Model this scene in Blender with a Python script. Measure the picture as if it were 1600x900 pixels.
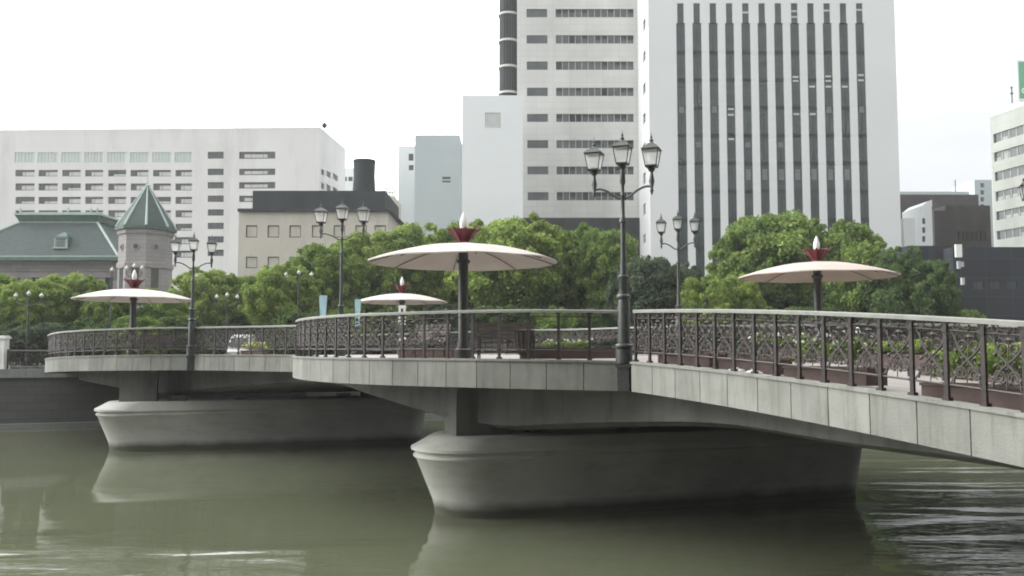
import bpy, bmesh, math, random
import numpy as np
from mathutils import Vector, Matrix
R = math.radians
random.seed(7)
scene = bpy.context.scene
for o in list(bpy.data.objects): bpy.data.objects.remove(o)
C = scene.collection

# ------------------------------------------------------------------ camera
F = 1386.0
TH = math.atan(95 / F)
EYE = 4.33                                  # eye above the water (water is z = 0)
cam_d = bpy.data.cameras.new('camera'); cam = bpy.data.objects.new('camera', cam_d); C.objects.link(cam)
cam.location = (0, 0, EYE); cam.rotation_euler = (R(90) + TH, 0, 0)
cam_d.sensor_width = 36; cam_d.lens = 36 * F / 1600
cam_d.clip_start = .1; cam_d.clip_end = 6000
scene.camera = cam
# ------------------------------------------------------------------ light
SUN_EL, SUN_AZ = 27, 274                    # compass-like azimuth, 0 = +Y, clockwise
w = bpy.data.worlds.new('World'); scene.world = w; w.use_nodes = True
nt = w.node_tree; N = nt.nodes; L = nt.links; N.clear()
sky = N.new('ShaderNodeTexSky'); sky.sky_type = 'NISHITA'; sky.sun_disc = False
sky.sun_elevation = R(SUN_EL); sky.sun_rotation = R(SUN_AZ); sky.dust_density = 4; sky.air_density = 1
tc = N.new('ShaderNodeTexCoord'); ns = N.new('ShaderNodeTexNoise'); ns.inputs['Scale'].default_value = 2.2
ns.inputs['Detail'].default_value = 5; ns.inputs['Roughness'].default_value = .5
mp = N.new('ShaderNodeMapping'); mp.inputs['Scale'].default_value = (1, 1, 3.5)
L.new(tc.outputs['Generated'], mp.inputs[0]); L.new(mp.outputs[0], ns.inputs['Vector'])
cr = N.new('ShaderNodeValToRGB'); cr.color_ramp.elements[0].position = .3; cr.color_ramp.elements[1].position = .68
cr.color_ramp.elements[0].color = (.82, .85, .87, 1); cr.color_ramp.elements[1].color = (1, 1, 1, 1)
L.new(ns.outputs['Fac'], cr.inputs[0])
ml = N.new('ShaderNodeVectorMath'); ml.operation = 'SCALE'; L.new(cr.outputs[0], ml.inputs[0])
sx = N.new('ShaderNodeSeparateXYZ'); L.new(tc.outputs['Generated'], sx.inputs[0])
ma = N.new('ShaderNodeMath'); ma.operation = 'MAXIMUM'; ma.inputs[1].default_value = 0; L.new(sx.outputs[2], ma.inputs[0])
mb_ = N.new('ShaderNodeMath'); mb_.operation = 'MULTIPLY_ADD'; mb_.inputs[1].default_value = 18.0; mb_.inputs[2].default_value = 10.6   # overcast: zenith three times the horizon
L.new(ma.outputs[0], mb_.inputs[0])
wr = N.new('ShaderNodeMapRange'); wr.interpolation_type = 'SMOOTHSTEP'; wr.inputs[1].default_value = .1; wr.inputs[2].default_value = 1; wr.inputs[3].default_value = .81; wr.inputs[4].default_value = 4.2
wd_ = N.new('ShaderNodeVectorMath'); wd_.operation = 'DOT_PRODUCT'; wd_.inputs[1].default_value = (-.90, .42, .12); L.new(tc.outputs['Generated'], wd_.inputs[0])   # a bright thin patch of cloud in the west
L.new(wd_.outputs['Value'], wr.inputs[0])
mw = N.new('ShaderNodeMath'); mw.operation = 'MULTIPLY'; L.new(mb_.outputs[0], mw.inputs[0]); L.new(wr.outputs[0], mw.inputs[1]); L.new(mw.outputs[0], ml.inputs['Scale'])
mx = N.new('ShaderNodeMixRGB'); mx.inputs[0].default_value = .88
L.new(sky.outputs[0], mx.inputs[1]); L.new(ml.outputs[0], mx.inputs[2])
bg = N.new('ShaderNodeBackground'); bg.inputs[1].default_value = .1; L.new(mx.outputs[0], bg.inputs[0])
ow = N.new('ShaderNodeOutputWorld'); L.new(bg.outputs[0], ow.inputs[0])
sd = bpy.data.lights.new('sun', 'SUN'); sd.energy = 1.5; sd.angle = R(25); sd.color = (1, .97, .92)
sun = bpy.data.objects.new('sun', sd); C.objects.link(sun)
az, el = R(SUN_AZ), R(SUN_EL)
sdir = Vector((math.sin(az) * math.cos(el), math.cos(az) * math.cos(el), math.sin(el)))
sun.rotation_euler = sdir.to_track_quat('Z', 'Y').to_euler(); sun.location = (-30, -20, 60)
vs = scene.view_settings; vs.view_transform = 'Standard'; vs.look = 'None'; vs.exposure = 0; vs.gamma = 1; vs.use_curve_mapping = False

# ------------------------------------------------------------------ helpers
def pt(px, py, Y):
    """pixel (1600x900) at forward distance Y -> world"""
    a = (px - 800) / F; b = (450 - py) / F
    ry = math.cos(TH) - b * math.sin(TH); rz = math.sin(TH) + b * math.cos(TH)
    s = Y / ry
    return Vector((a * s, Y, EYE + rz * s))
def on_plane(px, py, A, B):
    a = (px - 800) / F; b = (450 - py) / F
    r = Vector((a, math.cos(TH) - b * math.sin(TH), math.sin(TH) + b * math.cos(TH)))
    d = Vector((B[0] - A[0], B[1] - A[1])); n = Vector((-d.y, d.x))
    t = (n.x * A[0] + n.y * A[1]) / (n.x * r.x + n.y * r.y)
    p = r * t
    return ((p.x - A[0]) * d.x + (p.y - A[1]) * d.y) / d.length, p.z + EYE
class MB:
    def __init__(s): s.v = []; s.f = []; s.m = []
    def face(s, pts, m=0):
        i = len(s.v); s.v += [tuple(p) for p in pts]; s.f.append(tuple(range(i, i + len(pts)))); s.m.append(m)
    def box(s, c, d, rz=0, m=0, rx=0):
        M = Matrix.Translation(c) @ Matrix.Rotation(rz, 4, 'Z') @ Matrix.Rotation(rx, 4, 'X')
        i = len(s.v)
        for x in (-.5, .5):
            for y in (-.5, .5):
                for z in (-.5, .5): s.v.append(tuple(M @ Vector((x * d[0], y * d[1], z * d[2]))))
        for q in ((0, 1, 3, 2), (4, 6, 7, 5), (0, 4, 5, 1), (2, 3, 7, 6), (0, 2, 6, 4), (1, 5, 7, 3)):
            s.f.append(tuple(i + k for k in q)); s.m.append(m)
    def hexa(s, b, t, m=0):
        """bottom 4 pts, top 4 pts (same order)"""
        i = len(s.v); s.v += [tuple(p) for p in b] + [tuple(p) for p in t]; n = len(b)
        s.f.append(tuple(i + k for k in reversed(range(n)))); s.m.append(m)
        s.f.append(tuple(i + n + k for k in range(n))); s.m.append(m)
        for k in range(n):
            k2 = (k + 1) % n; s.f.append((i + k, i + k2, i + n + k2, i + n + k)); s.m.append(m)
    def tube(s, P, r, n=6, m=0, caps=True):
        P = [Vector(p) for p in P]; rr = r if isinstance(r, (list, tuple)) else [r] * len(P)
        rings = []; up = None
        for k, p in enumerate(P):
            t = (P[min(k + 1, len(P) - 1)] - P[max(k - 1, 0)])
            t = t.normalized() if t.length > 1e-9 else Vector((0, 0, 1))
            if up is None: up = Vector((1, 0, 0)) if abs(t.z) > .9 else Vector((0, 0, 1))
            a = t.cross(up)
            if a.length < 1e-4: a = t.cross(Vector((0, 1, 0)))
            a.normalize(); b = t.cross(a).normalized(); up = -b if up.dot(b) < 0 else b
            b = up; a = b.cross(t).normalized()
            i = len(s.v)
            for q in range(n):
                an = 2 * math.pi * q / n
                s.v.append(tuple(p + (a * math.cos(an) + b * math.sin(an)) * rr[k]))
            rings.append(i)
        for k in range(len(rings) - 1):
            for q in range(n):
                q2 = (q + 1) % n
                s.f.append((rings[k] + q, rings[k] + q2, rings[k + 1] + q2, rings[k + 1] + q)); s.m.append(m)
        if caps:
            s.f.append(tuple(rings[0] + q for q in reversed(range(n)))); s.m.append(m)
            s.f.append(tuple(rings[-1] + q for q in range(n))); s.m.append(m)
    def lathe(s, prof, n=16, c=(0, 0, 0), m=0, ph=0, star=None):
        rings = []
        for (r, z) in prof:
            i = len(s.v)
            for q in range(n):
                an = 2 * math.pi * q / n + ph
                k = r * (star(q) if star else 1)
                s.v.append((c[0] + k * math.cos(an), c[1] + k * math.sin(an), c[2] + z))
            rings.append(i)
        for k in range(len(rings) - 1):
            for q in range(n):
                q2 = (q + 1) % n
                s.f.append((rings[k] + q, rings[k] + q2, rings[k + 1] + q2, rings[k + 1] + q)); s.m.append(m)
        if prof[0][0] > 1e-3: s.f.append(tuple(rings[0] + q for q in reversed(range(n)))); s.m.append(m)
        if prof[-1][0] > 1e-3: s.f.append(tuple(rings[-1] + q for q in range(n))); s.m.append(m)
    def build(s, name, mats, parent=None, smooth=False, fix=True):
        me = bpy.data.meshes.new(name); me.from_pydata(s.v, [], s.f)
        if not isinstance(mats, (list, tuple)): mats = [mats]
        for q in mats: me.materials.append(q)
        me.polygons.foreach_set('material_index', s.m)
        if fix:
            bm = bmesh.new(); bm.from_mesh(me); bmesh.ops.remove_doubles(bm, verts=bm.verts, dist=1e-5)
            bmesh.ops.recalc_face_normals(bm, faces=bm.faces); bm.to_mesh(me); bm.free()
        if smooth: me.polygons.foreach_set('use_smooth', [True] * len(me.polygons))
        o = bpy.data.objects.new(name, me); C.objects.link(o)
        if parent: o.parent = parent
        if smooth:
            mod = me
            try: me.set_sharp_from_angle(angle=R(40))
            except Exception: pass
        return o
def tag(o, label=None, cat=None, group=None, kind=None):
    if label: o['label'] = label
    if cat: o['category'] = cat
    if group: o['group'] = group
    if kind: o['kind'] = kind
    return o
def empty(name, loc, rz, label, cat, group=None):
    o = bpy.data.objects.new(name, None); C.objects.link(o); o.location = loc; o.rotation_euler = (0, 0, rz)
    o.empty_display_size = .3
    return tag(o, label, cat, group)
KIDS = {}
def kids(o): return [c for c in C.objects if c.parent == o]
def copy_tree(o, parent=None):
    c = o.copy(); C.objects.link(c); c.parent = parent
    for ch in kids(o): copy_tree(ch, c)
    return c
def catmull(P, n=6, closed=False):
    P = [Vector(p) for p in P]; out = []
    for i in range(len(P) - 1):
        p0 = P[max(i - 1, 0)]; p1 = P[i]; p2 = P[i + 1]; p3 = P[min(i + 2, len(P) - 1)]
        for k in range(n):
            t = k / n
            out.append(.5 * ((2 * p1) + (p2 - p0) * t + (2 * p0 - 5 * p1 + 4 * p2 - p3) * t * t + (3 * p1 - p0 - 3 * p2 + p3) * t ** 3))
    out.append(P[-1]); return out
def resample(P, step=None, n=None):
    P = [Vector(p) for p in P]; S = [0]
    for a, b in zip(P, P[1:]): S.append(S[-1] + (b - a).length)
    if n is None: n = max(1, round(S[-1] / step))
    out = []; j = 0
    for k in range(n + 1):
        s = S[-1] * k / n
        while j < len(S) - 2 and S[j + 1] < s: j += 1
        t = (s - S[j]) / max(1e-9, S[j + 1] - S[j]); out.append(P[j].lerp(P[j + 1], t))
    return out
def off(P, d):
    """offset to the left of travel (plan)"""
    out = []
    for i, p in enumerate(P):
        t = P[min(i + 1, len(P) - 1)] - P[max(i - 1, 0)]; t = Vector((t.x, t.y)).normalized()
        out.append(Vector((p.x - t.y * d, p.y + t.x * d)))
    return out

# ------------------------------------------------------------------ materials
def mat(name, col, rough=.7, col2=None, scale=2, detail=6, stretch=(1, 1, 1), bump=0, bscale=None, metal=0, spec=.5,
        ramp=(.35, .65), stain=None, stain_scale=(1, 1, .15), coat=0):
    m = bpy.data.materials.new(name); m.use_nodes = True; nt = m.node_tree; N = nt.nodes; L = nt.links
    b = N['Principled BSDF']; b.inputs['Roughness'].default_value = rough; b.inputs['Metallic'].default_value = metal
    b.inputs['Specular IOR Level'].default_value = spec
    b.inputs['Base Color'].default_value = (*col, 1)
    tc = N.new('ShaderNodeTexCoord')
    cur = None
    if col2:
        mp = N.new('ShaderNodeMapping'); mp.inputs['Scale'].default_value = stretch; L.new(tc.outputs['Object'], mp.inputs[0])
        n = N.new('ShaderNodeTexNoise'); n.inputs['Scale'].default_value = scale; n.inputs['Detail'].default_value = detail
        n.inputs['Roughness'].default_value = .6; L.new(mp.outputs[0], n.inputs['Vector'])
        r = N.new('ShaderNodeValToRGB'); r.color_ramp.elements[0].position = ramp[0]; r.color_ramp.elements[1].position = ramp[1]
        r.color_ramp.elements[0].color = (*col, 1); r.color_ramp.elements[1].color = (*col2, 1)
        L.new(n.outputs['Fac'], r.inputs[0]); cur = r.outputs[0]
    if stain:
        mp = N.new('ShaderNodeMapping'); mp.inputs['Scale'].default_value = stain_scale; L.new(tc.outputs['Object'], mp.inputs[0])
        n2 = N.new('ShaderNodeTexNoise'); n2.inputs['Scale'].default_value = 2.2; n2.inputs['Detail'].default_value = 8
        n2.inputs['Roughness'].default_value = .7; L.new(mp.outputs[0], n2.inputs['Vector'])
        r2 = N.new('ShaderNodeValToRGB'); r2.color_ramp.elements[0].position = .5; r2.color_ramp.elements[1].position = .72
        r2.color_ramp.elements[0].color = (0, 0, 0, 1); r2.color_ramp.elements[1].color = (.75, .75, .75, 1)
        L.new(n2.outputs['Fac'], r2.inputs[0])
        x = N.new('ShaderNodeMixRGB'); x.inputs[2].default_value = (*stain, 1); L.new(r2.outputs[0], x.inputs[0])
        if cur: L.new(cur, x.inputs[1])
        else: x.inputs[1].default_value = (*col, 1)
        cur = x.outputs[0]
    if cur: L.new(cur, b.inputs['Base Color'])
    if bump:
        n = N.new('ShaderNodeTexNoise'); n.inputs['Scale'].default_value = bscale or scale * 6; n.inputs['Detail'].default_value = 5
        L.new(tc.outputs['Object'], n.inputs['Vector'])
        bp = N.new('ShaderNodeBump'); bp.inputs['Strength'].default_value = bump; bp.inputs['Distance'].default_value = .02
        L.new(n.outputs['Fac'], bp.inputs['Height']); L.new(bp.outputs[0], b.inputs['Normal'])
    return m
def tile_mat(name, col, col2, mortar, bw, bh, rough=.6, offset=0, ms=.02):
    """horizontal courses on vertical walls, by object x+y and z"""
    m = bpy.data.materials.new(name); m.use_nodes = True; nt = m.node_tree; N = nt.nodes; L = nt.links
    b = N['Principled BSDF']; b.inputs['Roughness'].default_value = rough
    tc = N.new('ShaderNodeTexCoord'); sp = N.new('ShaderNodeSeparateXYZ'); L.new(tc.outputs['Object'], sp.inputs[0])
    ad = N.new('ShaderNodeMath'); L.new(sp.outputs[0], ad.inputs[0]); L.new(sp.outputs[1], ad.inputs[1])
    cb = N.new('ShaderNodeCombineXYZ'); L.new(ad.outputs[0], cb.inputs[0]); L.new(sp.outputs[2], cb.inputs[1])
    br = N.new('ShaderNodeTexBrick'); br.offset = offset; br.inputs['Scale'].default_value = 1
    br.inputs['Brick Width'].default_value = bw; br.inputs['Row Height'].default_value = bh; br.inputs['Mortar Size'].default_value = ms
    br.inputs['Color1'].default_value = (*col, 1); br.inputs['Color2'].default_value = (*col2, 1); br.inputs['Mortar'].default_value = (*mortar, 1)
    L.new(cb.outputs[0], br.inputs['Vector'])
    n = N.new('ShaderNodeTexNoise'); n.inputs['Scale'].default_value = .25; n.inputs['Detail'].default_value = 6
    mp = N.new('ShaderNodeMapping'); mp.inputs['Scale'].default_value = (1, 1, .3); L.new(tc.outputs['Object'], mp.inputs[0]); L.new(mp.outputs[0], n.inputs['Vector'])
    r = N.new('ShaderNodeValToRGB'); r.color_ramp.elements[0].color = (.8, .8, .8, 1); r.color_ramp.elements[0].position = .35; r.color_ramp.elements[1].position = .6
    L.new(n.outputs['Fac'], r.inputs[0])
    x = N.new('ShaderNodeMixRGB'); x.blend_type = 'MULTIPLY'; x.inputs[0].default_value = .8
    L.new(br.outputs[0], x.inputs[1]); L.new(r.outputs[0], x.inputs[2]); L.new(x.outputs[0], b.inputs['Base Color'])
    return m
M = {}
M['fascia'] = mat('fascia_concrete', (.19, .195, .172), .85, (.25, .25, .225), 1.3, stain=(.11, .115, .092), stain_scale=(2.2, 2.2, .22), bump=.35, bscale=30)
M['pier'] = mat('pier_concrete', (.35, .355, .32), .85, (.44, .44, .40), .6, stain=(.26, .265, .235), stain_scale=(.35, .35, 1.3), bump=.3, bscale=18)
_n = M['fascia'].node_tree; _b = _n.nodes['Principled BSDF']; _src = _b.inputs['Base Color'].links[0].from_socket
_g = _n.nodes.new('ShaderNodeNewGeometry'); _r = _n.nodes.new('ShaderNodeMapRange'); _r.inputs[3].default_value = .84; _r.inputs[4].default_value = 1.04; _n.links.new(_g.outputs['Random Per Island'], _r.inputs[0])
_x = _n.nodes.new('ShaderNodeVectorMath'); _x.operation = 'SCALE'; _n.links.new(_src, _x.inputs[0]); _n.links.new(_r.outputs[0], _x.inputs['Scale']); _n.links.new(_x.outputs[0], _b.inputs['Base Color'])
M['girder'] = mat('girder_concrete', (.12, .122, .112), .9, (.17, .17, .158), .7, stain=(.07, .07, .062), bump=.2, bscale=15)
M['paving'] = tile_mat('pink_paving', (.23, .20, .18), (.28, .25, .225), (.16, .14, .13), .3, .3)
_n = M['pier'].node_tree; _b = _n.nodes['Principled BSDF']; _src = _b.inputs['Base Color'].links[0].from_socket
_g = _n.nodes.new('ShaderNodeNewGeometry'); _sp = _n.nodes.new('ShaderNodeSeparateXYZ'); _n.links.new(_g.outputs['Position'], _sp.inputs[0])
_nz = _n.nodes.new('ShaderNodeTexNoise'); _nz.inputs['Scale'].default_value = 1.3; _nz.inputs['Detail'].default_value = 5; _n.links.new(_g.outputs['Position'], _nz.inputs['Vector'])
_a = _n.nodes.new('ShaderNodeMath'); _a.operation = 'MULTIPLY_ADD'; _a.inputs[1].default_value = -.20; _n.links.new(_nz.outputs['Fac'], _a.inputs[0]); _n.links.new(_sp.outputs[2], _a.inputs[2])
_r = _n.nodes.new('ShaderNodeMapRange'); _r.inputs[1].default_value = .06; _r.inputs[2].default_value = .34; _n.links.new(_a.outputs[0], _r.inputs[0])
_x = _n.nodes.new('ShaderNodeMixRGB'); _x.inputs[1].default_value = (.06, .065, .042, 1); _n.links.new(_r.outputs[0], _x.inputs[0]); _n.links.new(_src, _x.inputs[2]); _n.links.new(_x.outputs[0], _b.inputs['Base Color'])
M['iron'] = mat('dark_brown_iron', (.026, .021, .019), .55, (.046, .037, .033), 12, metal=.2, spec=.4)
M['iron2'] = mat('scroll_iron', (.036, .030, .027), .5, (.064, .053, .048), 9, metal=.2, spec=.5)
M['cap'] = mat('rail_cap_metal', (.165, .168, .148), .55, (.215, .215, .19), 3)
M['lamp'] = mat('lamp_green_black_paint', (.030, .034, .031), .4, (.05, .055, .05), 10, spec=.5)
M['lglass'] = mat('frosted_glass', (.78, .78, .74), .3, (.62, .62, .60), 4)
_m = M['lglass']; _n = _m.node_tree; _b = _n.nodes['Principled BSDF']; _t = _n.nodes.new('ShaderNodeBsdfTranslucent'); _t.inputs[0].default_value = (.85, .85, .82, 1)
_x = _n.nodes.new('ShaderNodeMixShader'); _x.inputs[0].default_value = .6; _n.links.new(_b.outputs[0], _x.inputs[1]); _n.links.new(_t.outputs[0], _x.inputs[2])
_tp = _n.nodes.new('ShaderNodeBsdfTransparent'); _y = _n.nodes.new('ShaderNodeMixShader'); _y.inputs[0].default_value = .62; _n.links.new(_x.outputs[0], _y.inputs[1]); _n.links.new(_tp.outputs[0], _y.inputs[2])
_n.links.new(_y.outputs[0], _n.nodes['Material Output'].inputs[0])
M['globe'] = mat('white_globe_glass', (.5, .5, .47), .3)
M['canopy'] = mat('cream_canopy', (.53, .475, .44), .7, (.57, .535, .485), .5, stain=(.50, .44, .37), stain_scale=(.8, .8, .8))
M['canopy2'] = mat('pinkish_canopy', (.50, .415, .365), .7, (.56, .475, .42), .8, stain=(.48, .38, .33), stain_scale=(.8, .8, .8))
M['red'] = mat('dark_red_paint', (.10, .010, .015), .5, (.14, .020, .025), 3)
for _k in ('canopy', 'canopy2'):
    _n = M[_k].node_tree; _b = _n.nodes['Principled BSDF']; _t = _n.nodes.new('ShaderNodeBsdfTranslucent'); _x = _n.nodes.new('ShaderNodeMixShader'); _x.inputs[0].default_value = .22
    _n.links.new(_b.inputs['Base Color'].links[0].from_socket, _t.inputs[0]); _n.links.new(_b.outputs[0], _x.inputs[1]); _n.links.new(_t.outputs[0], _x.inputs[2]); _n.links.new(_x.outputs[0], _n.nodes['Material Output'].inputs[0])
M['white'] = mat('white_paint', (.80, .80, .77), .4, (.72, .72, .70), 3)
M['wood'] = mat('dark_wood', (.055, .04, .035), .6, (.10, .075, .065), 6, stretch=(1, 8, 8))
M['redbox'] = mat('planter_brown', (.066, .044, .039), .85, (.098, .068, .060), 3)
M['quay'] = tile_mat('quay_stone', (.075, .075, .066), (.095, .095, .082), (.055, .055, .048), 1.1, .45, .9, .5)
M['coping'] = mat('coping_concrete', (.17, .18, .17), .8, (.23, .24, .23), 1.2, stain=(.15, .15, .13))
M['ground'] = mat('bank_ground', (.10, .10, .085), .95, (.17, .165, .14), .15)
M['wB1'] = mat('white_office_wall', (.58, .575, .56), .8, (.63, .625, .61), .08, stain=(.48, .475, .465), stain_scale=(.12, .12, .02))
M['wB6'] = tile_mat('cream_tiled_wall', (.54, .54, .515), (.58, .578, .555), (.47, .47, .45), 2.4, .95, .6, 0, .03)
M['wB7'] = mat('tower_light_wall', (.60, .62, .61), .6, (.64, .655, .645), .06)
M['wB3'] = mat('white_wall', (.66, .69, .69), .7, (.71, .735, .735), .1)
M['wB4'] = mat('blue_grey_wall', (.34, .385, .39), .7, (.38, .425, .43), .1)
M['beige'] = mat('beige_wall', (.45, .425, .36), .85, (.50, .475, .405), .3, stain=(.34, .32, .26), stain_scale=(.3, .3, .06))
M['slate'] = mat('dark_grey_cladding', (.030, .035, .035), .8, (.045, .050, .048), .5, stretch=(1, 1, .1), spec=.12)
M['brown'] = mat('brown_cladding', (.040, .035, .034), .8, (.060, .052, .051), .6, spec=.12)
M['brown2'] = mat('dark_brown_cladding', (.036, .032, .030), .8, (.058, .051, .048), .5, spec=.12)
M['black'] = tile_mat('black_netting', (.013, .016, .021), (.022, .026, .032), (.036, .041, .048), 2.6, 1.9, .9, 0, .05)
M['pale'] = tile_mat('pale_green_wall', (.50, .52, .46), (.54, .56, .50), (.42, .44, .38), 3, 1.2)
M['glass'] = mat('window_glass', (.045, .055, .055), .12, (.085, .095, .09), .5, spec=.6)
M['glass2'] = mat('dark_strip_glass', (.040, .052, .052), .18, (.060, .075, .072), .12, stretch=(1, 1, 3), spec=.5)
M['blind'] = mat('pale_blind_and_glint', (.42, .43, .40), .8, (.52, .52, .49), .8)
M['gblock'] = mat('glass_block', (.42, .50, .47), .3, (.50, .57, .54), .6, stretch=(3, 3, .3))
M['bluegrey'] = mat('blue_grey_square', (.11, .13, .13), .6, (.15, .17, .17), 1)
M['frame'] = mat('dark_frame', (.05, .05, .045), .5)
M['groof'] = mat('green_copper_slate', (.042, .060, .055), .85, (.062, .082, .075), 1.5, stretch=(1, 1, 4), bump=.3)
M['gtrim'] = mat('pale_copper_trim', (.30, .39, .355), .7, (.38, .46, .42), 2)
M['gdark'] = mat('dark_copper_gutter', (.06, .105, .088), .6, (.09, .14, .12), 2)
M['stone'] = tile_mat('grey_stone', (.26, .245, .24), (.30, .285, .275), (.2, .19, .18), 1.2, .4, .85, .5)
M['bark'] = mat('bark', (.045, .037, .028), .95, (.08, .065, .05), 4, stretch=(1, 1, .3), bump=.6)
M['greensign'] = mat('green_sign', (.10, .32, .20), .4, (.13, .36, .23), 1)
M['cyan'] = mat('pale_blue_cloth', (.36, .58, .62), .7, (.45, .66, .70), 2)
M['yellow'] = mat('yellow_green_blossom', (.50, .56, .06), .7, (.62, .66, .12), 9)
M['purple'] = mat('purple_blossom', (.10, .045, .12), .7, (.2, .12, .2), 9)
M['whitef'] = mat('white_blossom', (.8, .8, .72), .7)
M['navy'] = mat('navy_cloth', (.045, .042, .075), .8, (.06, .055, .10), 2)
M['tyre'] = mat('black_rubber', (.02, .02, .02), .9)
M['earth'] = mat('soil', (.05, .04, .03), .95, (.08, .06, .045), 8)

def leaf_mat(name, c1, c2, c3, tr=.3, sc=.5):
    m = bpy.data.materials.new(name); m.use_nodes = True; nt = m.node_tree; N = nt.nodes; L = nt.links; N.clear()
    out = N.new('ShaderNodeOutputMaterial'); df = N.new('ShaderNodeBsdfDiffuse'); tl = N.new('ShaderNodeBsdfTranslucent'); mix = N.new('ShaderNodeMixShader')
    mix.inputs[0].default_value = tr
    at = N.new('ShaderNodeAttribute'); at.attribute_name = 'leafv'
    geo = N.new('ShaderNodeNewGeometry'); n = N.new('ShaderNodeTexNoise'); n.inputs['Scale'].default_value = sc; n.inputs['Detail'].default_value = 3
    L.new(geo.outputs['Position'], n.inputs['Vector'])
    a = N.new('ShaderNodeMath'); a.operation = 'MULTIPLY_ADD'; a.inputs[1].default_value = .40
    b = N.new('ShaderNodeMath'); b.operation = 'MULTIPLY'; b.inputs[1].default_value = .75
    L.new(n.outputs['Fac'], b.inputs[0]); L.new(at.outputs['Fac'], a.inputs[0]); L.new(b.outputs[0], a.inputs[2])
    r = N.new('ShaderNodeValToRGB'); r.color_ramp.elements[0].position = .3; r.color_ramp.elements[1].position = .85
    r.color_ramp.elements[0].color = (*c1, 1); r.color_ramp.elements[1].color = (*c3, 1); e = r.color_ramp.elements.new(.58); e.color = (*c2, 1)
    L.new(a.outputs[0], r.inputs[0]); L.new(r.outputs[0], df.inputs[0]); L.new(r.outputs[0], tl.inputs[0])
    L.new(df.outputs[0], mix.inputs[1]); L.new(tl.outputs[0], mix.inputs[2]); L.new(mix.outputs[0], out.inputs[0])
    return m
M['leafL'] = leaf_mat('fresh_leaves', (0.138, 0.202, 0.054), (0.242, 0.323, 0.087), (0.368, 0.454, 0.131))
M['leafM'] = leaf_mat('green_leaves', (0.104, 0.166, 0.046), (0.184, 0.262, 0.073), (0.284, 0.366, 0.108))
M['leafD'] = leaf_mat('dark_leaves', (0.059, 0.094, 0.037), (0.095, 0.147, 0.054), (0.156, 0.221, 0.084))
M['leafG'] = leaf_mat('greyish_leaves', (0.051, 0.074, 0.046), (0.087, 0.118, 0.070), (0.158, 0.191, 0.122))

# ------------------------------------------------------------------ water and banks
wm = bpy.data.materials.new('river_water'); wm.use_nodes = True; nt = wm.node_tree; N = nt.nodes; L = nt.links
b = N['Principled BSDF']; b.inputs['Base Color'].default_value = (.084, .092, .057, 1); b.inputs['Roughness'].default_value = .05; b.inputs['IOR'].default_value = 1.33
geo = N.new('ShaderNodeNewGeometry'); sp = N.new('ShaderNodeSeparateXYZ'); L.new(geo.outputs['Position'], sp.inputs[0])
def wnoise(sx, sy, sc, det, rough=.5, dist=0):
    mp = N.new('ShaderNodeMapping'); mp.inputs['Scale'].default_value = (sx, sy, 1); L.new(geo.outputs['Position'], mp.inputs[0])
    n = N.new('ShaderNodeTexNoise'); n.inputs['Scale'].default_value = sc; n.inputs['Detail'].default_value = det; n.inputs['Roughness'].default_value = rough
    n.inputs['Distortion'].default_value = dist; L.new(mp.outputs[0], n.inputs['Vector']); return n.outputs['Fac']
def math_(op, a, b_=None, c=None):
    m = N.new('ShaderNodeMath'); m.operation = op
    for i, v in enumerate((a, b_, c)):
        if v is None: continue
        if isinstance(v, (int, float)): m.inputs[i].default_value = v
        else: L.new(v, m.inputs[i])
    return m.outputs[0]
def mrange(v, a, b_, c, d):
    m = N.new('ShaderNodeMapRange'); m.interpolation_type = 'SMOOTHSTEP'; L.new(v, m.inputs[0])
    for i, q in enumerate((a, b_, c, d)): m.inputs[i + 1].default_value = q
    return m.outputs[0]
big = wnoise(.15, .60, .8, 1.5, .4, .8); fine = wnoise(.5, 1.5, 2.6, 3, .5, .3); patch = wnoise(.16, .3, .5, 3, .5, .4)
# waves run stronger in the open channel right of the second pier, and in gusts
right = mrange(math_('SUBTRACT', sp.outputs[0], math_('MULTIPLY', sp.outputs[1], .16)), 3.6, 5.6, 0, 1)
gust = mrange(patch, .50, .66, 0, 1)
near = mrange(sp.outputs[1], 22.5, 18, 0, 1)
left = mrange(sp.outputs[0], 0, -4, 0, 1)
amp = math_('ADD', math_('MULTIPLY', right, .19), math_('MULTIPLY', math_('MULTIPLY', near, left), .09))
amp = math_('ADD', amp, math_('MULTIPLY', gust, .014)); amp = math_('ADD', amp, .004)
h = math_('ADD', math_('MULTIPLY', big, amp), math_('MULTIPLY', math_('MULTIPLY', fine, amp), .09))
bp = N.new('ShaderNodeBump'); bp.inputs['Strength'].default_value = 1; bp.inputs['Distance'].default_value = 1.0
L.new(h, bp.inputs['Height']); L.new(bp.outputs[0], b.inputs['Normal'])
SL = .35
def quayY(X): return 49 + SL * (X + 28.3)
GZ = EYE - 1.15
mb = MB(); mb.face([(-900, -400, 0), (900, -400, 0), (900, quayY(900) + 3, 0), (-900, quayY(-900) + 3, 0)])
tag(mb.build('river', wm), kind='structure')
mb = MB(); mb.face([(-4000, quayY(-4000) + .5, GZ), (4000, quayY(4000) + .5, GZ), (4000, 6000, GZ), (-4000, 6000, GZ)])
tag(mb.build('far_bank_ground', M['ground']), kind='structure')
A0 = Vector((-200, quayY(-200))); B0 = Vector((250, quayY(250)))
qd = (B0 - A0).normalized(); qn = Vector((-qd.y, qd.x))
mb = MB(); q = lambda p, z, o=0: (p.x + qn.x * o, p.y + qn.y * o, z)
mb.hexa([q(A0, -1), q(B0, -1), q(B0, -1, .8), q(A0, -1, .8)], [q(A0, GZ - .45, .1), q(B0, GZ - .45, .1), q(B0, GZ - .45, .8), q(A0, GZ - .45, .8)])
qw = tag(mb.build('quay_wall', M['quay']), 'dark stained stone quay wall along the far bank of the river', 'wall')
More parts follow.
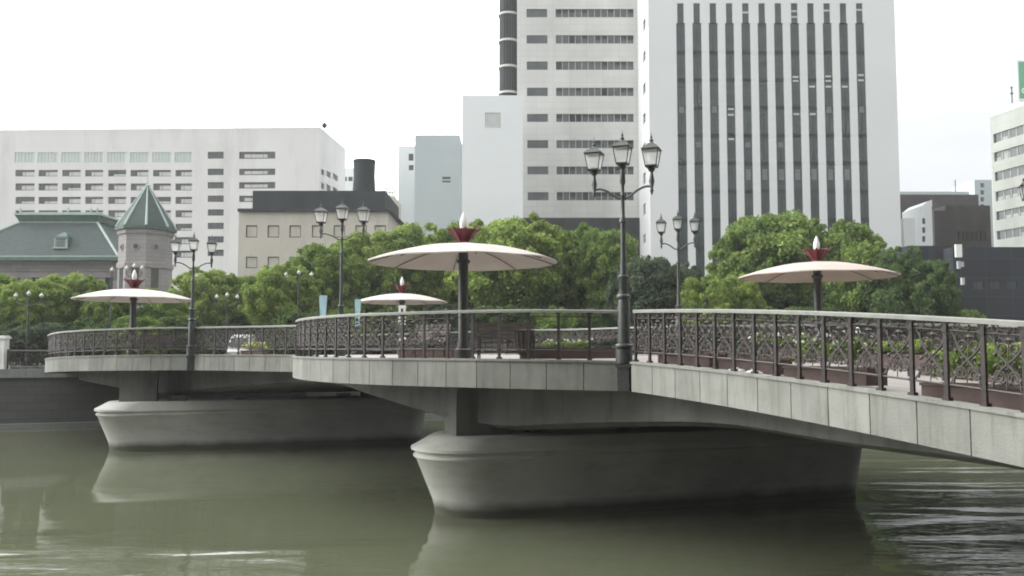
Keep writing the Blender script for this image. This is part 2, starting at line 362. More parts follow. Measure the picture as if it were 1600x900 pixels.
mb = MB(); mb.hexa([q(A0, GZ - .45, -.1), q(B0, GZ - .45, -.1), q(B0, GZ - .45, .9), q(A0, GZ - .45, .9)], [q(A0, GZ + .03, -.1), q(B0, GZ + .03, -.1), q(B0, GZ + .03, .9), q(A0, GZ + .03, .9)])
mb.build('coping', M['coping'], qw)
mb = MB(); mb.hexa([q(A0, -1, -.45), q(B0, -1, -.45), q(B0, -1, -.002), q(A0, -1, -.002)], [q(A0, .22, -.45), q(B0, .22, -.45), q(B0, .22, -.002), q(A0, .22, -.002)])
mb.build('footing', M['coping'], qw)
# near bank behind the camera
mb = MB(); mb.face([(-4000, -8 - SL * 4000, 2.9), (-4000, -4000, 2.9), (4000, -4000, 2.9), (4000, -8 + SL * 4000, 2.9)])
for v in ((0),): pass
tag(mb.build('near_bank_ground', M['ground']), kind='structure')
nb = [Vector((-60, -8 - SL * 60)), Vector((100, -8 + SL * 100))]
mb = MB(); mb.face([(nb[0].x, nb[0].y, -1), (nb[1].x, nb[1].y, -1), (nb[1].x, nb[1].y, 2.9), (nb[0].x, nb[0].y, 2.9)])
tag(mb.build('near_bank_edge', M['quay']), kind='structure')

# ------------------------------------------------------------------ bridge plan
def deckz(X, Y):
    s = -.696 * X + .718 * Y
    z = -.28
    if s < 16: z -= .0036 * (16 - max(s, 3.5)) ** 2
    if s < 3.5: z -= (3.5 - s) * .075
    if s > 34: z -= .0018 * (min(s, 47) - 34) ** 2 + .03 * max(0, s - 47)
    return EYE + z
V2 = lambda L_: [Vector(p) for p in L_]
nR = V2([(9.75, 3.0), (6.35, 11), (2.72, 19.55)])
bay = V2([(2.45, 20.0), (.875, 20.2), (-.2, 20.5), (-1.2, 21.0), (-2.2, 21.6), (-3.2, 22.35), (-4.25, 23.3), (-5.15, 24.5), (-5.84, 25.7), (-6.43, 27), (-6.84, 28.3)])
span = V2([(-6.84, 28.3), (-6.95, 29.6), (-7.1, 31.5), (-7.75, 33.4), (-8.9, 34.5), (-10.8, 35.65), (-13.35, 37)])
T = Vector((-15.9, 17))
bay1 = [Vector((-13.35, 37))] + [Vector((p.x + T.x + (p.x - 2.45) * .045, p.y + T.y + (p.y - 20) * -.05)) for p in bay[1:]]
end1 = [bay1[-1]] + V2([(-24.3, 47.0), (-25.0, quayY(-25) + .3)])
C2 = Vector((4.5, 27.1)); C1 = Vector((-11.7, 43.6))
refl = lambda P, c: [2 * c - p for p in reversed(P)]
fbay2 = refl(bay, C2); fbay1 = refl(bay1, C1)
fR = V2([(27, 9.5), (22.4, 17.2), (18.5, 21.5), tuple(fbay2[0])])
fspan = [fbay2[-1]] + V2([(4.6, 37.5), (2.6, 40.5)]) + [fbay1[0]]
fend = [fbay1[-1]] + V2([(-11.5, 53), (-13, quayY(-13) + .3)])
near_secs = [resample(catmull(nR, 8), n=14), resample(catmull(bay, 6), n=24), resample(catmull(span, 6), n=14), resample(catmull(bay1, 6), n=24), resample(catmull(end1, 4), n=6)]
far_secs = [resample(catmull(fR, 8), n=14), resample(catmull(fbay2, 6), n=24), resample(catmull(fspan, 6), n=14), resample(catmull(fbay1, 6), n=24), resample(catmull(fend, 4), n=6)]
bridge = empty('footbridge', (0, 26, 0), 0, 'pale concrete footbridge with round lookout bays standing on two hull shaped river piers', 'bridge')
def bp_(o):
    o.parent = bridge; o.matrix_parent_inverse = Matrix.Translation((0, -26, 0)); return o
nn = [p for s_ in near_secs for p in s_]; ff = [p for s_ in far_secs for p in s_]
mb = MB(); K = 8; grid = []
for a, b2 in zip(nn, ff):
    row = []
    for k in range(K + 1):
        p = a.lerp(b2, k / K); row.append((p.x, p.y))
    grid.append(row)
for i in range(len(grid) - 1):
    for k in range(K):
        c = [grid[i][k], grid[i + 1][k], grid[i + 1][k + 1], grid[i][k + 1]]
        mb.face([(x, y, deckz(x, y)) for x, y in c], 0)
        mb.face([(x, y, deckz(x, y) - .34) for x, y in reversed(c)], 1)
bp_(mb.build('deck', [M['paving'], M['girder']]))
def fascia(P, side, name='fascia', step=.86, h=.62):
    P = resample(P, step=step); mb = MB()
    o1 = off(P, .12 * side); o0 = off(P, -.10 * side)
    for i in range(len(P) - 1):
        a, b2 = o1[i], o1[i + 1]; c, d = o0[i], o0[i + 1]
        g = .009
        ta = (b2 - a).normalized() * g; 
        a2, b3, c2, d2 = a + ta, b2 - ta, c + ta, d - ta
        za, zb = deckz(*P[i]) , deckz(*P[i + 1])
        mb.hexa([(a2.x, a2.y, za - h), (b3.x, b3.y, zb - h), (d2.x, d2.y, zb - h), (c2.x, c2.y, za - h)],
                [(a2.x, a2.y, za), (b3.x, b3.y, zb), (d2.x, d2.y, zb), (c2.x, c2.y, za)])
        # kerb band, proud of the panel
        e0, e1 = a + (a - c).normalized() * .03, b2 + (b2 - d).normalized() * .03
        mb.hexa([(e0.x, e0.y, za + .003), (e1.x, e1.y, zb + .003), (d.x, d.y, zb + .003), (c.x, c.y, za + .003)],
                [(e0.x, e0.y, za + .055), (e1.x, e1.y, zb + .055), (d.x, d.y, zb + .055), (c.x, c.y, za + .055)])
    return bp_(mb.build(name, M['fascia']))
for k, s_ in enumerate(near_secs): fascia(s_, 1, h=(.60, .62, .60, .60, .6)[k])
for s_ in far_secs: fascia(s_, -1)
# girder
gn = [(9.6, 3.5, 2.0), (8.4, 7.5, 2.45), (6.95, 12, 2.63), (5.6, 15.4, 2.63), (4.2, 19.0, 2.65), (1.6, 21.7, 2.42), (-.33, 23.0, 2.25), (-2.2, 24.6, 2.45), (-4.6, 27.8, 2.85), (-6.0, 31.5, 2.95), (-8.0, 35.4, 2.9), (-11.3, 37.8, 2.7),
      (-14.2, 39.3, 2.4), (-16.2, 40.4, 2.25), (-18.4, 42, 2.4), (-22.5, 46.5, 2.6), (-24.5, 50.8, 2.5)]
gp = catmull([Vector(p) for p in gn], 5)
mb = MB(); W = Vector((9.3, 3.6, 0))
for a, b2 in zip(gp, gp[1:]):
    ta, tb = deckz(a.x, a.y) - .3, deckz(b2.x, b2.y) - .3
    ch = Vector((.35, .14, 0))
    mb.face([(a.x, a.y, a.z + .12), (b2.x, b2.y, b2.z + .12), (b2.x, b2.y, tb), (a.x, a.y, ta)])
    mb.face([a + ch, b2 + ch, (b2.x, b2.y, b2.z + .12), (a.x, a.y, a.z + .12)])
    a3, b3 = a + W, b2 + W
    mb.face([a + ch, a3 - ch, b3 - ch, b2 + ch])
    mb.face([(a3.x, a3.y, ta), (b3.x, b3.y, tb), (b3.x, b3.y, b3.z + .12), (a3.x, a3.y, a3.z + .12)])
    mb.face([(a3.x, a3.y, a3.z + .12), (b3.x, b3.y, b3.z + .12), b3 - ch, a3 - ch])
bp_(mb.build('girder', M['girder'], smooth=True))
# piers
def outline(L_, hw, nose, tail, n=14):
    """closed outline in local coords, x along pier"""
    P = []
    for k in range(n + 1):
        a = math.pi / 2 + math.pi * k / n
        P.append((nose + nose * math.cos(a) if True else 0, hw * math.sin(a)))
    for k in range(n + 1):
        a = -math.pi / 2 + math.pi * k / n
        P.append((L_ - tail + tail * math.cos(a), hw * math.sin(a)))
    return P
def pier(tip, ang, top, L0=13.75):
    mb = MB(); ca, sa = math.cos(ang), math.sin(ang)
    # (z, inset at nose, half width, tail inset)
    lev = [(-1.2, .80, 1.12, .35), (0.0, .62, 1.18, .25), (.35, .55, 1.2, .2), (1.45, .10, 1.36, .05), (1.50, .03, 1.385, 0), (1.56, .03, 1.385, 0), (1.58, .09, 1.36, .05), (1.66, .09, 1.36, .05), (1.68, -.03, 1.40, 0),
           (1.76, -.03, 1.40, 0), (1.80, .05, 1.37, .05), (2.02, .45, 1.34, .1), (2.07, .56, 1.30, .15)]
    rings = []
    for z, ins, hw, ti in lev:
        P = outline(L0 - ins - ti, hw, 1.45, 1.0)
        rings.append([(tip[0] + ca * (x + ins) - sa * y, tip[1] + sa * (x + ins) + ca * y, z) for x, y in P])
    n = len(rings[0])
    for a, b2 in zip(rings, rings[1:]):
        for k in range(n):
            k2 = (k + 1) % n; mb.face([a[k], a[k2], b2[k2], b2[k]])
    mb.face(rings[-1])
    p = bp_(mb.build('pier', M['pier'], smooth=True))
    for u in (1.75, 12.2):
        cx, cy = tip[0] + ca * u, tip[1] + sa * u
        mb = MB(); mb.box((cx, cy, (2.06 + top) / 2), (1.5, 1.3, top - 2.06), ang); mb.build('column', M['girder'], p)
    for u in (3.4, 6, 8.6, 10.6):
        cx, cy = tip[0] + ca * u, tip[1] + sa * u
        mb = MB(); mb.box((cx, cy, 2.15), (.6, .7, .2), ang); mb.build('bearing', M['girder'], p)
    return p
PA = math.atan2(4.2, 13.1)
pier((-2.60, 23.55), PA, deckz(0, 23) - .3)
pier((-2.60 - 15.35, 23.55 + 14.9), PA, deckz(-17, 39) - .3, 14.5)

# ------------------------------------------------------------------ railings
def panel_mesh():
    mb = MB(); W = .6; r = .010
    def curve(pts, rr=r): mb.tube([(x - .0, 0, z) for x, z in pts], rr, 5)
    curve([(0, 1.0), (W, 1.0)], .015); curve([(0, .27), (W, .27)], .016)
    for sx in (1, -1):
        X = lambda x: x if sx > 0 else W - x
        P = []
        for k in range(19):                       # big S scroll
            t = k / 18; P.append((X(.09 + .42 * (t - .13 * math.sin(2 * math.pi * t))), .31 + .64 * t))
        curve(P, .017)
        P = []
        for k in range(22):                       # spiral low
            a = k / 21 * 1.7 * 2 * math.pi; rr = .095 * (1 - .68 * k / 21)
            P.append((X(.185 + rr * math.cos(a)), .45 + rr * math.sin(a)))
        curve(P, .014)
        P = []
        for k in range(20):
            a = math.pi + k / 19 * 1.6 * 2 * math.pi; rr = .085 * (1 - .68 * k / 19)
            P.append((X(.20 + rr * math.cos(a)), .82 + rr * math.sin(a)))
        curve(P, .014)
        # leaves on the scroll
        for (x, z, a) in ((.18, .62, .9), (.12, .70, 1.9), (.26, .55, .3), (.30, .90, 1.4)):
            dx, dz = math.cos(a) * .07, math.sin(a) * .07
            mb.tube([(X(x), 0, z), (X(x + dx * .5), .0, z + dz * .5), (X(x + dx), 0, z + dz)], [.006, .030, .004], 5)
    for sx in (1, -1):
        X = lambda x: x if sx > 0 else W - x
        P = []
        for k in range(15):
            t = k / 14; P.append((X(.03 + .20 * math.sin(math.pi * t) ** 1.3), .28 + .70 * t))
        curve(P, .012)
        P = []
        for k in range(16):
            a = k / 15 * 2 * math.pi; P.append((X(.10 + .05 * math.cos(a)), 1.065 + .05 * math.sin(a)))
        curve(P, .010)
        for (x, z, a) in ((.38, .36, 2.4), (.22, .93, .2), (.08, .40, 1.2), (.10, .56, 1.0)):
            dx, dz = math.cos(a) * .08, math.sin(a) * .08
            mb.tube([(X(x), 0, z), (X(x + dx * .5), .0, z + dz * .5), (X(x + dx), 0, z + dz)], [.006, .026, .004], 5)
    P = []
    for k in range(13):                           # garland below the cap
        t = k / 12; P.append((W * t, 1.13 - .10 * math.sin(math.pi * t)))
    curve(P, .010)
    curve([(W / 2, .27), (W / 2, .95)], .008)
    mb.tube([(W / 2, 0, .98), (W / 2, 0, 1.04), (W / 2, 0, 1.10)], [.006, .035, .006], 6)
    return mb
pm = panel_mesh().build('scroll_panel', M['iron2'], fix=False); panel_me = pm.data; bpy.data.objects.remove(pm)
mbp = MB()
mbp.box((0, 0, .56), (.062, .045, 1.13)); mbp.box((0, 0, .045), (.11, .09, .09)); mbp.box((0, 0, 1.0), (.085, .07, .05)); mbp.box((0, 0, .27), (.08, .065, .04)); mbp.box((0, 0, 1.11), (.12, .06, .05))
pm = mbp.build('post', M['iron']); post_me = pm.data; bpy.data.objects.remove(pm)
mbp = MB(); mbp.tube([(0, 0, .27), (.6, 0, .27)], .012, 5); mbp.tube([(0, 0, 1.03), (.6, 0, 1.03)], .010, 5)
pm = mbp.build('plain_panel', M['iron2']); plain_me = pm.data; bpy.data.objects.remove(pm)
def railing(P, step, side, label, plain=lambda x: False, base=0, h=1.19, capw=.13, capr=True, zf=deckz):
    Q = resample(P, step=step)
    mid = Q[len(Q) // 2]
    r = empty('bridge_railing', (mid.x, mid.y, zf(mid.x, mid.y)), 0, label, 'railing', 'railings with iron scrollwork on the footbridge')
    org = Vector(r.location)
    fine_ = resample(P, step=.3)
    a, b2 = off(fine_, capw / 2), off(fine_, -capw / 2); mb = MB()
    for i in range(len(fine_) - 1):
        z0, z1 = zf(*fine_[i]) + h - org.z, zf(*fine_[i + 1]) + h - org.z
        A_, B_, C_, D_ = [p - Vector((org.x, org.y)) for p in (a[i], a[i + 1], b2[i + 1], b2[i])]
        ca_ = (A_ + D_) / 2; cb_ = (B_ + C_) / 2
        prof = [(0, -.055), (0, -.02), (.0, .0)]
        la = [(D_, -.07), (D_, -.015), (D_.lerp(ca_, .35), .0), (A_.lerp(ca_, .35), .0), (A_, -.015), (A_, -.07)]
        lb = [(C_, -.07), (C_, -.015), (C_.lerp(cb_, .35), .0), (B_.lerp(cb_, .35), .0), (B_, -.015), (B_, -.07)]
        for k in range(6):
            k2 = (k + 1) % 6
            mb.face([(*la[k][0], z0 + la[k][1]), (*la[k2][0], z0 + la[k2][1]), (*lb[k2][0], z1 + lb[k2][1]), (*lb[k][0], z1 + lb[k][1])])
        if i == 0: mb.face([(*p, z0 + dz) for p, dz in la])
        if i == len(fine_) - 2: mb.face([(*p, z1 + dz) for p, dz in reversed(lb)])
    mb.build('top_rail', M['cap'], r)
    for i, p in enumerate(Q):
        o = bpy.data.objects.new('post', post_me); C.objects.link(o); o.parent = r
        t = Q[min(i + 1, len(Q) - 1)] - Q[max(i - 1, 0)]
        o.location = (p.x - org.x, p.y - org.y, zf(*p) + .005 - org.z); o.rotation_euler = (0, 0, math.atan2(t.y, t.x) + math.pi / 2 * 0)
        if i < len(Q) - 1:
            q = Q[i + 1]; d = q - p; z0, z1 = zf(*p), zf(*q)
            o = bpy.data.objects.new('plain_panel' if plain(p.x) else 'scroll_panel', plain_me if plain(p.x) else panel_me); C.objects.link(o); o.parent = r
            o.location = (p.x - org.x, p.y - org.y, z0 - org.z)
            o.rotation_euler = (0, -math.atan2(z1 - z0, d.length), math.atan2(d.y, d.x)); o.scale = (d.length / .6, 1, 1)
    return r
railing(near_secs[0], .585, 1, 'near brown scrollwork railing with pale cap sloping down at the right of the photo')
railing(near_secs[1][:], .72, 1, 'curved railing round the nearest lookout bay between the lamp post and the left corner', plain=lambda x: x > -1.0)
railing(near_secs[2], .66, 1, 'railing of the middle span between the two near lookout bays')
railing(near_secs[3], .72, 1, 'curved railing round the more distant lookout bay at the left')
railing(near_secs[4], .7, 1, 'short railing joining the left lookout bay to the far quay')
railing(far_secs[0], .7, -1, 'upstream railing of the right hand approach seen across the deck')
railing(far_secs[1], .72, -1, 'curved railing round the bay behind the large umbrella at the right')
railing(far_secs[2], .72, -1, 'upstream railing of the middle span seen across the deck')
railing(far_secs[3], .72, -1, 'curved railing round the bay of the smallest umbrella')

# promenade fence on the far quay
def quay_rail(x0, x1, label):
    X0, X1 = x0, x1; n = int((X1 - X0) / 2)
    r = empty('quay_railing', (X0, quayY(X0) + .3, GZ), math.atan(SL), label, 'railing', 'railings along the far quay')
    Lq = (X1 - X0) * math.sqrt(1 + SL * SL); mb = MB()
    for z in (1.05, .15): mb.tube([(0, 0, z), (Lq, 0, z)], .035, 6)
    mb.build('rail', M['cap'], r)
    mb = MB(); k = 0.0
    while k < Lq: mb.box((k, 0, .6), (.03, .02, .88)); k += .14
    mb.build('bars', M['iron2'], r)
    for i in range(n + 1):
        mb = MB() if i == 0 else None
        if i == 0:
            mb.box((0, 0, .56), (.09, .07, 1.12)); first = mb.build('post', M['iron'], r)
        else:
            o = first.copy(); C.objects.link(o); o.parent = r; o.location = (Lq * i / n, 0, 0)
quay_rail(-50, -28.6, 'grey quay railing left of the white stone pillar')
quay_rail(-28.0, -25.6, 'low dark quay railing between white pillar and bridge')
quay_rail(-11, 60, 'long dark quay railing under the trees behind the bridge')
mb = MB(); px_ = pt(2, 550, 49.2); mb.box((0, 0, .85), (.5, .5, 1.7)); mb.box((0, 0, 1.76), (.64, .64, .12)); mb.box((0, 0, 1.85), (.52, .52, .07)); mb.box((0, 0, .1), (.6, .6, .2))
o = mb.build('stone_pillar', M['white']); o.location = (pt(0, 550, 49.4).x, 49.6, GZ); tag(o, 'squat white stone pillar on the quay at the left edge', 'pillar')

# ------------------------------------------------------------------ lamp posts
def lantern(parent, loc, s=1.0):
    mb = MB()
    # roof
    sq = lambda hw, z: [(-hw, -hw, z), (hw, -hw, z), (hw, hw, z), (-hw, hw, z)]
    mb.hexa(sq(.185, .36), sq(.20, .385)); mb.hexa(sq(.20, .387), sq(.13, .47)); mb.hexa(sq(.10, .47), sq(.07, .52))
    mb.lathe([(.045, .52), (.03, .56), (.055, .59), (.02, .63), (.028, .66), (.008, .72), (.004, .78)], 8)
    mb.hexa(sq(.125, -.02), sq(.135, .02)); mb.lathe([(.05, -.12), (.085, -.06), (.05, -.02)], 10)
    for sx in (-1, 1):
        for sy in (-1, 1):
            mb.tube([(sx * .122, sy * .122, .02), (sx * .178, sy * .178, .365)], .013, 4)
    fr = mb.build('lantern', M['lamp'], parent); fr.location = loc; fr.scale = (s, s, s)
    mb = MB(); mb.hexa(sq(.112, .022), sq(.168, .358)); mb.build('pane', M['lglass'], fr)
    return fr
def street_lamp(loc, rz, label, H=4.85, arm=.66, drop=.10, below=0, s=1.0, leg=.09, name='street_lamp'):
    g = 'black three lantern street lamps on the bridge'
    r = empty(name, loc, rz, label, 'street lamp', g)
    hL = H - .36 * s                                 # foot of the centre lantern
    mb = MB()
    prof = [(.085, 1.95), (.08, 2.0), (.062, 2.4), (.058, hL - 1.35), (.085, hL - 1.33), (.085, hL - 1.28), (.045, hL - 1.2), (.042, hL - .75), (.06, hL - .72), (.04, hL - .68), (.038, hL - .5), (.065, hL - .42), (.055, hL - .2), (.035, hL - .1)]
    mb.lathe(prof, 14); mb.build('pole', M['lamp'], r, smooth=True)
    mb = MB()
    mb.lathe([(.19, 0), (.19, .30), (.155, .33), (.21, .36), (.21, .40), (.14, .44), (.135, 1.35), (.12, 1.42), (.165, 1.46), (.165, 1.50), (.11, 1.54), (.105, 1.85), (.14, 1.9), (.14, 1.94), (.085, 1.97)], 16)
    mb.build('base', M['lamp'], r, smooth=True)
    if below:
        mb = MB(); mb.box((0, 0, -below / 2), (.27, .24, below)); mb.box((0, 0, -.05), (.34, .32, .08)); mb.build('bracket', M['lamp'], r)
    mb = MB(); za = hL - .56
    for sx in (-1, 1):
        P = catmull([(0, 0, za - .22), (sx * arm * .2, 0, za - .20), (sx * arm * .5, 0, za - .06), (sx * arm * .78, 0, za + .015), (sx * arm, 0, za)], 5)
        mb.tube(P, .026, 8)
        P = [(sx * arm, 0, za - .19), (sx * arm, 0, za - .09), (sx * arm, 0, za - .04), (sx * arm, 0, za + .12), (sx * arm, 0, za + .26), (sx * arm, 0, hL - drop - .1)]
        mb.tube(P, [.006, .045, .03, .065, .04, .03], 8)
    mb.build('arm', M['lamp'], r, smooth=True)
    lantern(r, (0, 0, hL), s)
    for sx in (-1, 1): lantern(r, (sx * arm, 0, hL - drop), s)
    return r
lz = deckz(2.5, 20)
street_lamp((2.50, 19.83, lz + .0), R(-20), 'tall black lamp post nearest the camera, at the near railing', H=EYE + 4.53 - lz, below=.62)
p = pt(303, 377, 36.8); z0 = deckz(p.x, 37)
street_lamp((p.x, 36.8, z0), R(12), 'black three lantern lamp in front of the white office block, right of the turret', H=p.z - z0, arm=.72, below=.62)
p = pt(535, 327, 34.2); z0 = deckz(p.x, 34)
street_lamp((p.x, 34.2, z0), R(-8), 'black three lantern lamp in front of the beige building with square windows', H=p.z - z0, arm=.86, s=1.12)
p = pt(1059, 344, 34.2); z0 = deckz(p.x, 34.2)
street_lamp((p.x, 34.2, z0), R(-14), 'black three lantern lamp in front of the striped tower, right of the tallest lamp', H=p.z - z0, arm=.64)
p = pt(1612, 280, 24); z0 = deckz(p.x, 24)
street_lamp((p.x, 24, z0), R(70), 'black lamp cut off by the right edge of the photo', H=p.z - z0, arm=.6)
def globe_lamp(px, py, Y, gap, label, three=True):
    p = pt(px, py, Y); r = empty('globe_lamp', (p.x, Y, GZ), 0, label, 'street lamp', 'globe lamps along the far quay')
    h_ = p.z - GZ; a = gap * Y / F
    mb = MB(); mb.lathe([(.10, 0), (.10, .5), (.05, .6), (.035, h_ - .3), (.025, h_ - .12)], 10)
    mb.build('pole', M['lamp'], r)
    xs = (0,) if not three else (-a, 0, a)
    if three:
        mb = MB(); mb.tube(catmull([(-a, 0, h_ - .3), (-a * .9, 0, h_ - .5), (0, 0, h_ - .7), (a * .9, 0, h_ - .5), (a, 0, h_ - .3)], 4), .025, 6); mb.build('arm', M['lamp'], r)
    for x in xs:
        zz = h_ + (0 if x == 0 else -.12)
        mb = MB(); mb.lathe([(.02, -.12)] + [(.11 * math.sin(t), -.11 * math.cos(t)) for t in [k * math.pi / 8 for k in range(1, 8)]] + [(.03, .12), (.012, .2), (0, .22)], 12)
        o = mb.build('globe', M['globe'], r, smooth=True); o.location = (x, 0, zz)
globe_lamp(45, 459, 50.2, 20, 'three globe lamp leftmost on the far quay among bushes')
globe_lamp(175, 422, 52.5, 12, 'single globe lamp left of the turret downpipe', False)
globe_lamp(210, 416, 51.5, 12, 'three globe lamp right behind the left umbrella finial')
globe_lamp(355, 461, 54.0, 16, 'small three globe lamp in front of trees right of the leftmost tall lamp')
globe_lamp(467, 426, 54.5, 20, 'three globe lamp in front of trees below the beige building')

# ------------------------------------------------------------------ umbrellas
def umbrella(px, py_rim, Y, D, label, rz=0, ground=None):
    p = pt(px, py_rim, Y); z0 = deckz(p.x, Y); h_ = p.z - z0; Rr = D / 2
    r = empty('umbrella', (p.x, Y, z0), rz, label, 'umbrella', 'round cream umbrellas with red crowns on the lookout bays')
    mb = MB(); mb.lathe([(.24, 0), (.24, .25), (.17, .3), (.135, .5), (.135, h_ + .35)], 16); mb.lathe([(.17, h_ - .05), (.2, h_), (.17, h_ + .05)], 12); mb.build('pole', M['lamp'], r, smooth=True)
    rise = .085 * D + .04; mb = MB(); n = 48
    def zc(t): return h_ + rise * (1 - t ** 1.9)
    def sag(q): return 0
    rings = []
    prof = [k / 12 for k in range(13)]
    def ring(t, dz):
        out = []
        for q in range(n):
            a = 2 * math.pi * q / n; f = abs(((q / n * 8) % 1) - .5) * 2          # 1 on a rib, 0 between
            rr = Rr * t * (.985 + .015 * f); out.append((rr * math.cos(a), rr * math.sin(a), zc(t) + dz + .018 * f * t))
        return out
    top = [ring(t, .0) for t in prof[1:]]; bot = [ring(t, -.035) for t in prof[1:]]
    for S in (top, bot):
        for a, b2 in zip(S, S[1:]):
            for q in range(n):
                q2 = (q + 1) % n; mb.face([a[q], a[q2], b2[q2], b2[q]])
        mb.face(S[0])
    for q in range(n):
        q2 = (q + 1) % n; mb.face([top[-1][q], top[-1][q2], bot[-1][q2], bot[-1][q]])
    mb.build('canopy', M['canopy2' if px > 1000 else 'canopy'], r, smooth=True)
    for k in range(8):
        a = k * math.pi / 4; mb = MB()
        P = [(math.cos(a) * Rr * t, math.sin(a) * Rr * t, zc(t) - .06) for t in [.05 + .93 * j / 8 for j in range(9)]]
        mb.tube(P, .018, 5)
        mb.build('rib', M['cap'], r)
    s_ = D / 5.2
    # red star lying on the dome
    mb = MB(); zt = h_ + rise
    P = []
    for k in range(16):
        a = k * math.pi / 8; rr = (.85 if k % 2 == 0 else .34) * s_; P.append((rr * math.cos(a), rr * math.sin(a), zc(rr / Rr) + .022))
    for k in range(16): mb.face([(0, 0, zt + .03), P[k], P[(k + 1) % 16]]); mb.face([(P[k][0], P[k][1], P[k][2]), (P[k][0], P[k][1], P[k][2] - .03), (P[(k + 1) % 16][0], P[(k + 1) % 16][1], P[(k + 1) % 16][2] - .03), P[(k + 1) % 16]])
    mb.build('star', M['red'], r)
    mb = MB(); st = lambda q: 1.0 if q % 2 == 0 else .86
    mb.lathe([(.17 * s_, zt), (.16 * s_, zt + .06), (.24 * s_, zt + .18), (.42 * s_, zt + .40)], 16, star=st)
    mb.lathe([(.40 * s_, zt + .38), (.20 * s_, zt + .34), (.10 * s_, zt + .36)], 16, star=st)
    for k in range(8):
        a = k * math.pi / 4
        c, s2 = math.cos(a), math.sin(a)
        mb.tube([(c * .3 * s_, s2 * .3 * s_, zt + .33), (c * .42 * s_, s2 * .42 * s_, zt + .42), (c * .5 * s_, s2 * .5 * s_, zt + .43)], [.05 * s_, .04 * s_, .005], 5)
    mb.build('crown', M['red'], r)
    mb = MB(); zb = zt + .36
    mb.lathe([(.07 * s_, zb), (.09 * s_, zb + .07), (.11 * s_, zb + .19), (.10 * s_, zb + .30), (.06 * s_, zb + .42), (.025 * s_, zb + .5), (0, zb + .54)], 12)
    mb.build('finial', M['white'], r, smooth=True)
    return r
umbrella(724, 409, 24.3, 5.2, 'large cream umbrella on the nearest bay, left of the tallest lamp', R(10))
umbrella(1277, 432, 29.9, 5.2, 'pinkish cream umbrella at the right in front of the striped tower', R(25))
umbrella(209, 468, 40.3, 5.2, 'cream umbrella at the far left in front of the turret', R(5))
umbrella(628, 472, 46, 4.75, 'smallest cream umbrella, low between the lamp and the large umbrella', R(15))

# ------------------------------------------------------------------ foliage
def leaf_mesh(name, blobs, n, size, seed, mat_, flat=.75, inner=.25):
    rng = np.random.default_rng(seed)
    bl = np.array(blobs, float)                     # x,y,z,r
    wt = bl[:, 3] ** 1.7; idx = rng.choice(len(bl), n, p=wt / wt.sum())
    d = rng.normal(size=(n, 3)); d /= np.linalg.norm(d, axis=1)[:, None]
    d[:, 2] = np.where(rng.random(n) < .35, np.abs(d[:, 2]), d[:, 2])
    rad = 1 - inner * rng.random(n) ** 1.3 * 2.2
    lump = 1 + .16 * np.sin(d[:, 0] * 6 + idx) * np.sin(d[:, 1] * 6 + 2 * idx) * np.sin(d[:, 2] * 6 + idx * 3) + .07 * rng.normal(size=n)
    c = bl[idx, :3] + d * (bl[idx, 3] * rad * lump)[:, None] * np.array([1, 1, .8])
    nrm = d * .55 + rng.normal(size=(n, 3)) * .6 + np.array([0, 0, .25]); nrm /= np.linalg.norm(nrm, axis=1)[:, None]
    t = np.cross(nrm, rng.normal(size=(n, 3))); t /= np.linalg.norm(t, axis=1)[:, None]; b_ = np.cross(nrm, t)
    s = size * (.55 + .9 * rng.random(n))[:, None]
    fold = nrm * s * .25
    v = np.stack([c - t * s, c - b_ * s * flat + fold, c + t * s, c + b_ * s * flat + fold], 1).reshape(-1, 3)
    me = bpy.data.meshes.new(name); me.vertices.add(4 * n); me.vertices.foreach_set('co', v.ravel())
    me.loops.add(4 * n); me.loops.foreach_set('vertex_index', np.arange(4 * n, dtype=np.int32))
    me.polygons.add(n); me.polygons.foreach_set('loop_start', np.arange(0, 4 * n, 4, dtype=np.int32)); me.polygons.foreach_set('loop_total', np.full(n, 4, np.int32))
    at = me.attributes.new('leafv', 'FLOAT', 'FACE'); at.data.foreach_set('value', (rng.random(n) * .6 + .4 * np.sin(idx * 2.3) ** 2).astype(np.float32))
    me.materials.append(mat_); me.update(); me.validate(); return me
def crown_blobs(seed, k=70):
    rr = random.Random(seed); B = [(0, 0, -.1, .62), (.3, .1, -.25, .5), (-.3, -.1, -.25, .5)]
    for i in range(k):
        a = rr.uniform(0, 2 * math.pi); z = rr.uniform(-.55, .92); rad = math.sqrt(max(0, 1 - z * z)) * rr.uniform(.55, .8)
        B.append((rad * math.cos(a) * 1.04, rad * math.sin(a) * 1.04, z * .70, rr.uniform(.10, .25)))
    for i in range(40):                       # stray outer sprays that roughen the outline
        a = rr.uniform(0, 2 * math.pi); z = rr.uniform(-.3, .98); rad = math.sqrt(max(0, 1 - z * z)) * rr.uniform(.85, 1.0)
        B.append((rad * math.cos(a), rad * math.sin(a), z * .82, rr.uniform(.05, .10)))
    return B
crown_me = {}
for kind, mname in (('L', 'leafL'), ('M', 'leafM'), ('D', 'leafD'), ('G', 'leafG')):
    for v in range(3):
        crown_me[kind, v] = leaf_mesh('crown_leaves', crown_blobs(v * 11 + ord(kind)), 52000, .0235, v + ord(kind), M[mname])
def limb_mesh():
    mb = MB(); rr = random.Random(3)
    for k in range(7):
        a = k * .9; h0 = .30 + .04 * k; P = [(0, 0, h0)]
        for j in range(1, 5): P.append((math.cos(a) * .055 * j + rr.uniform(-.01, .01), math.sin(a) * .055 * j + rr.uniform(-.01, .01), h0 + .045 * j))
        mb.tube(P, [.028, .022, .016, .010, .004], 6)
    return mb
trunk_mb = limb_mesh(); trunk_mb.tube([(0, 0, 0), (.005, 0, .06), (.02, .01, .25), (.0, .02, .45), (.01, 0, .62)], [.055, .040, .034, .028, .012], 10)
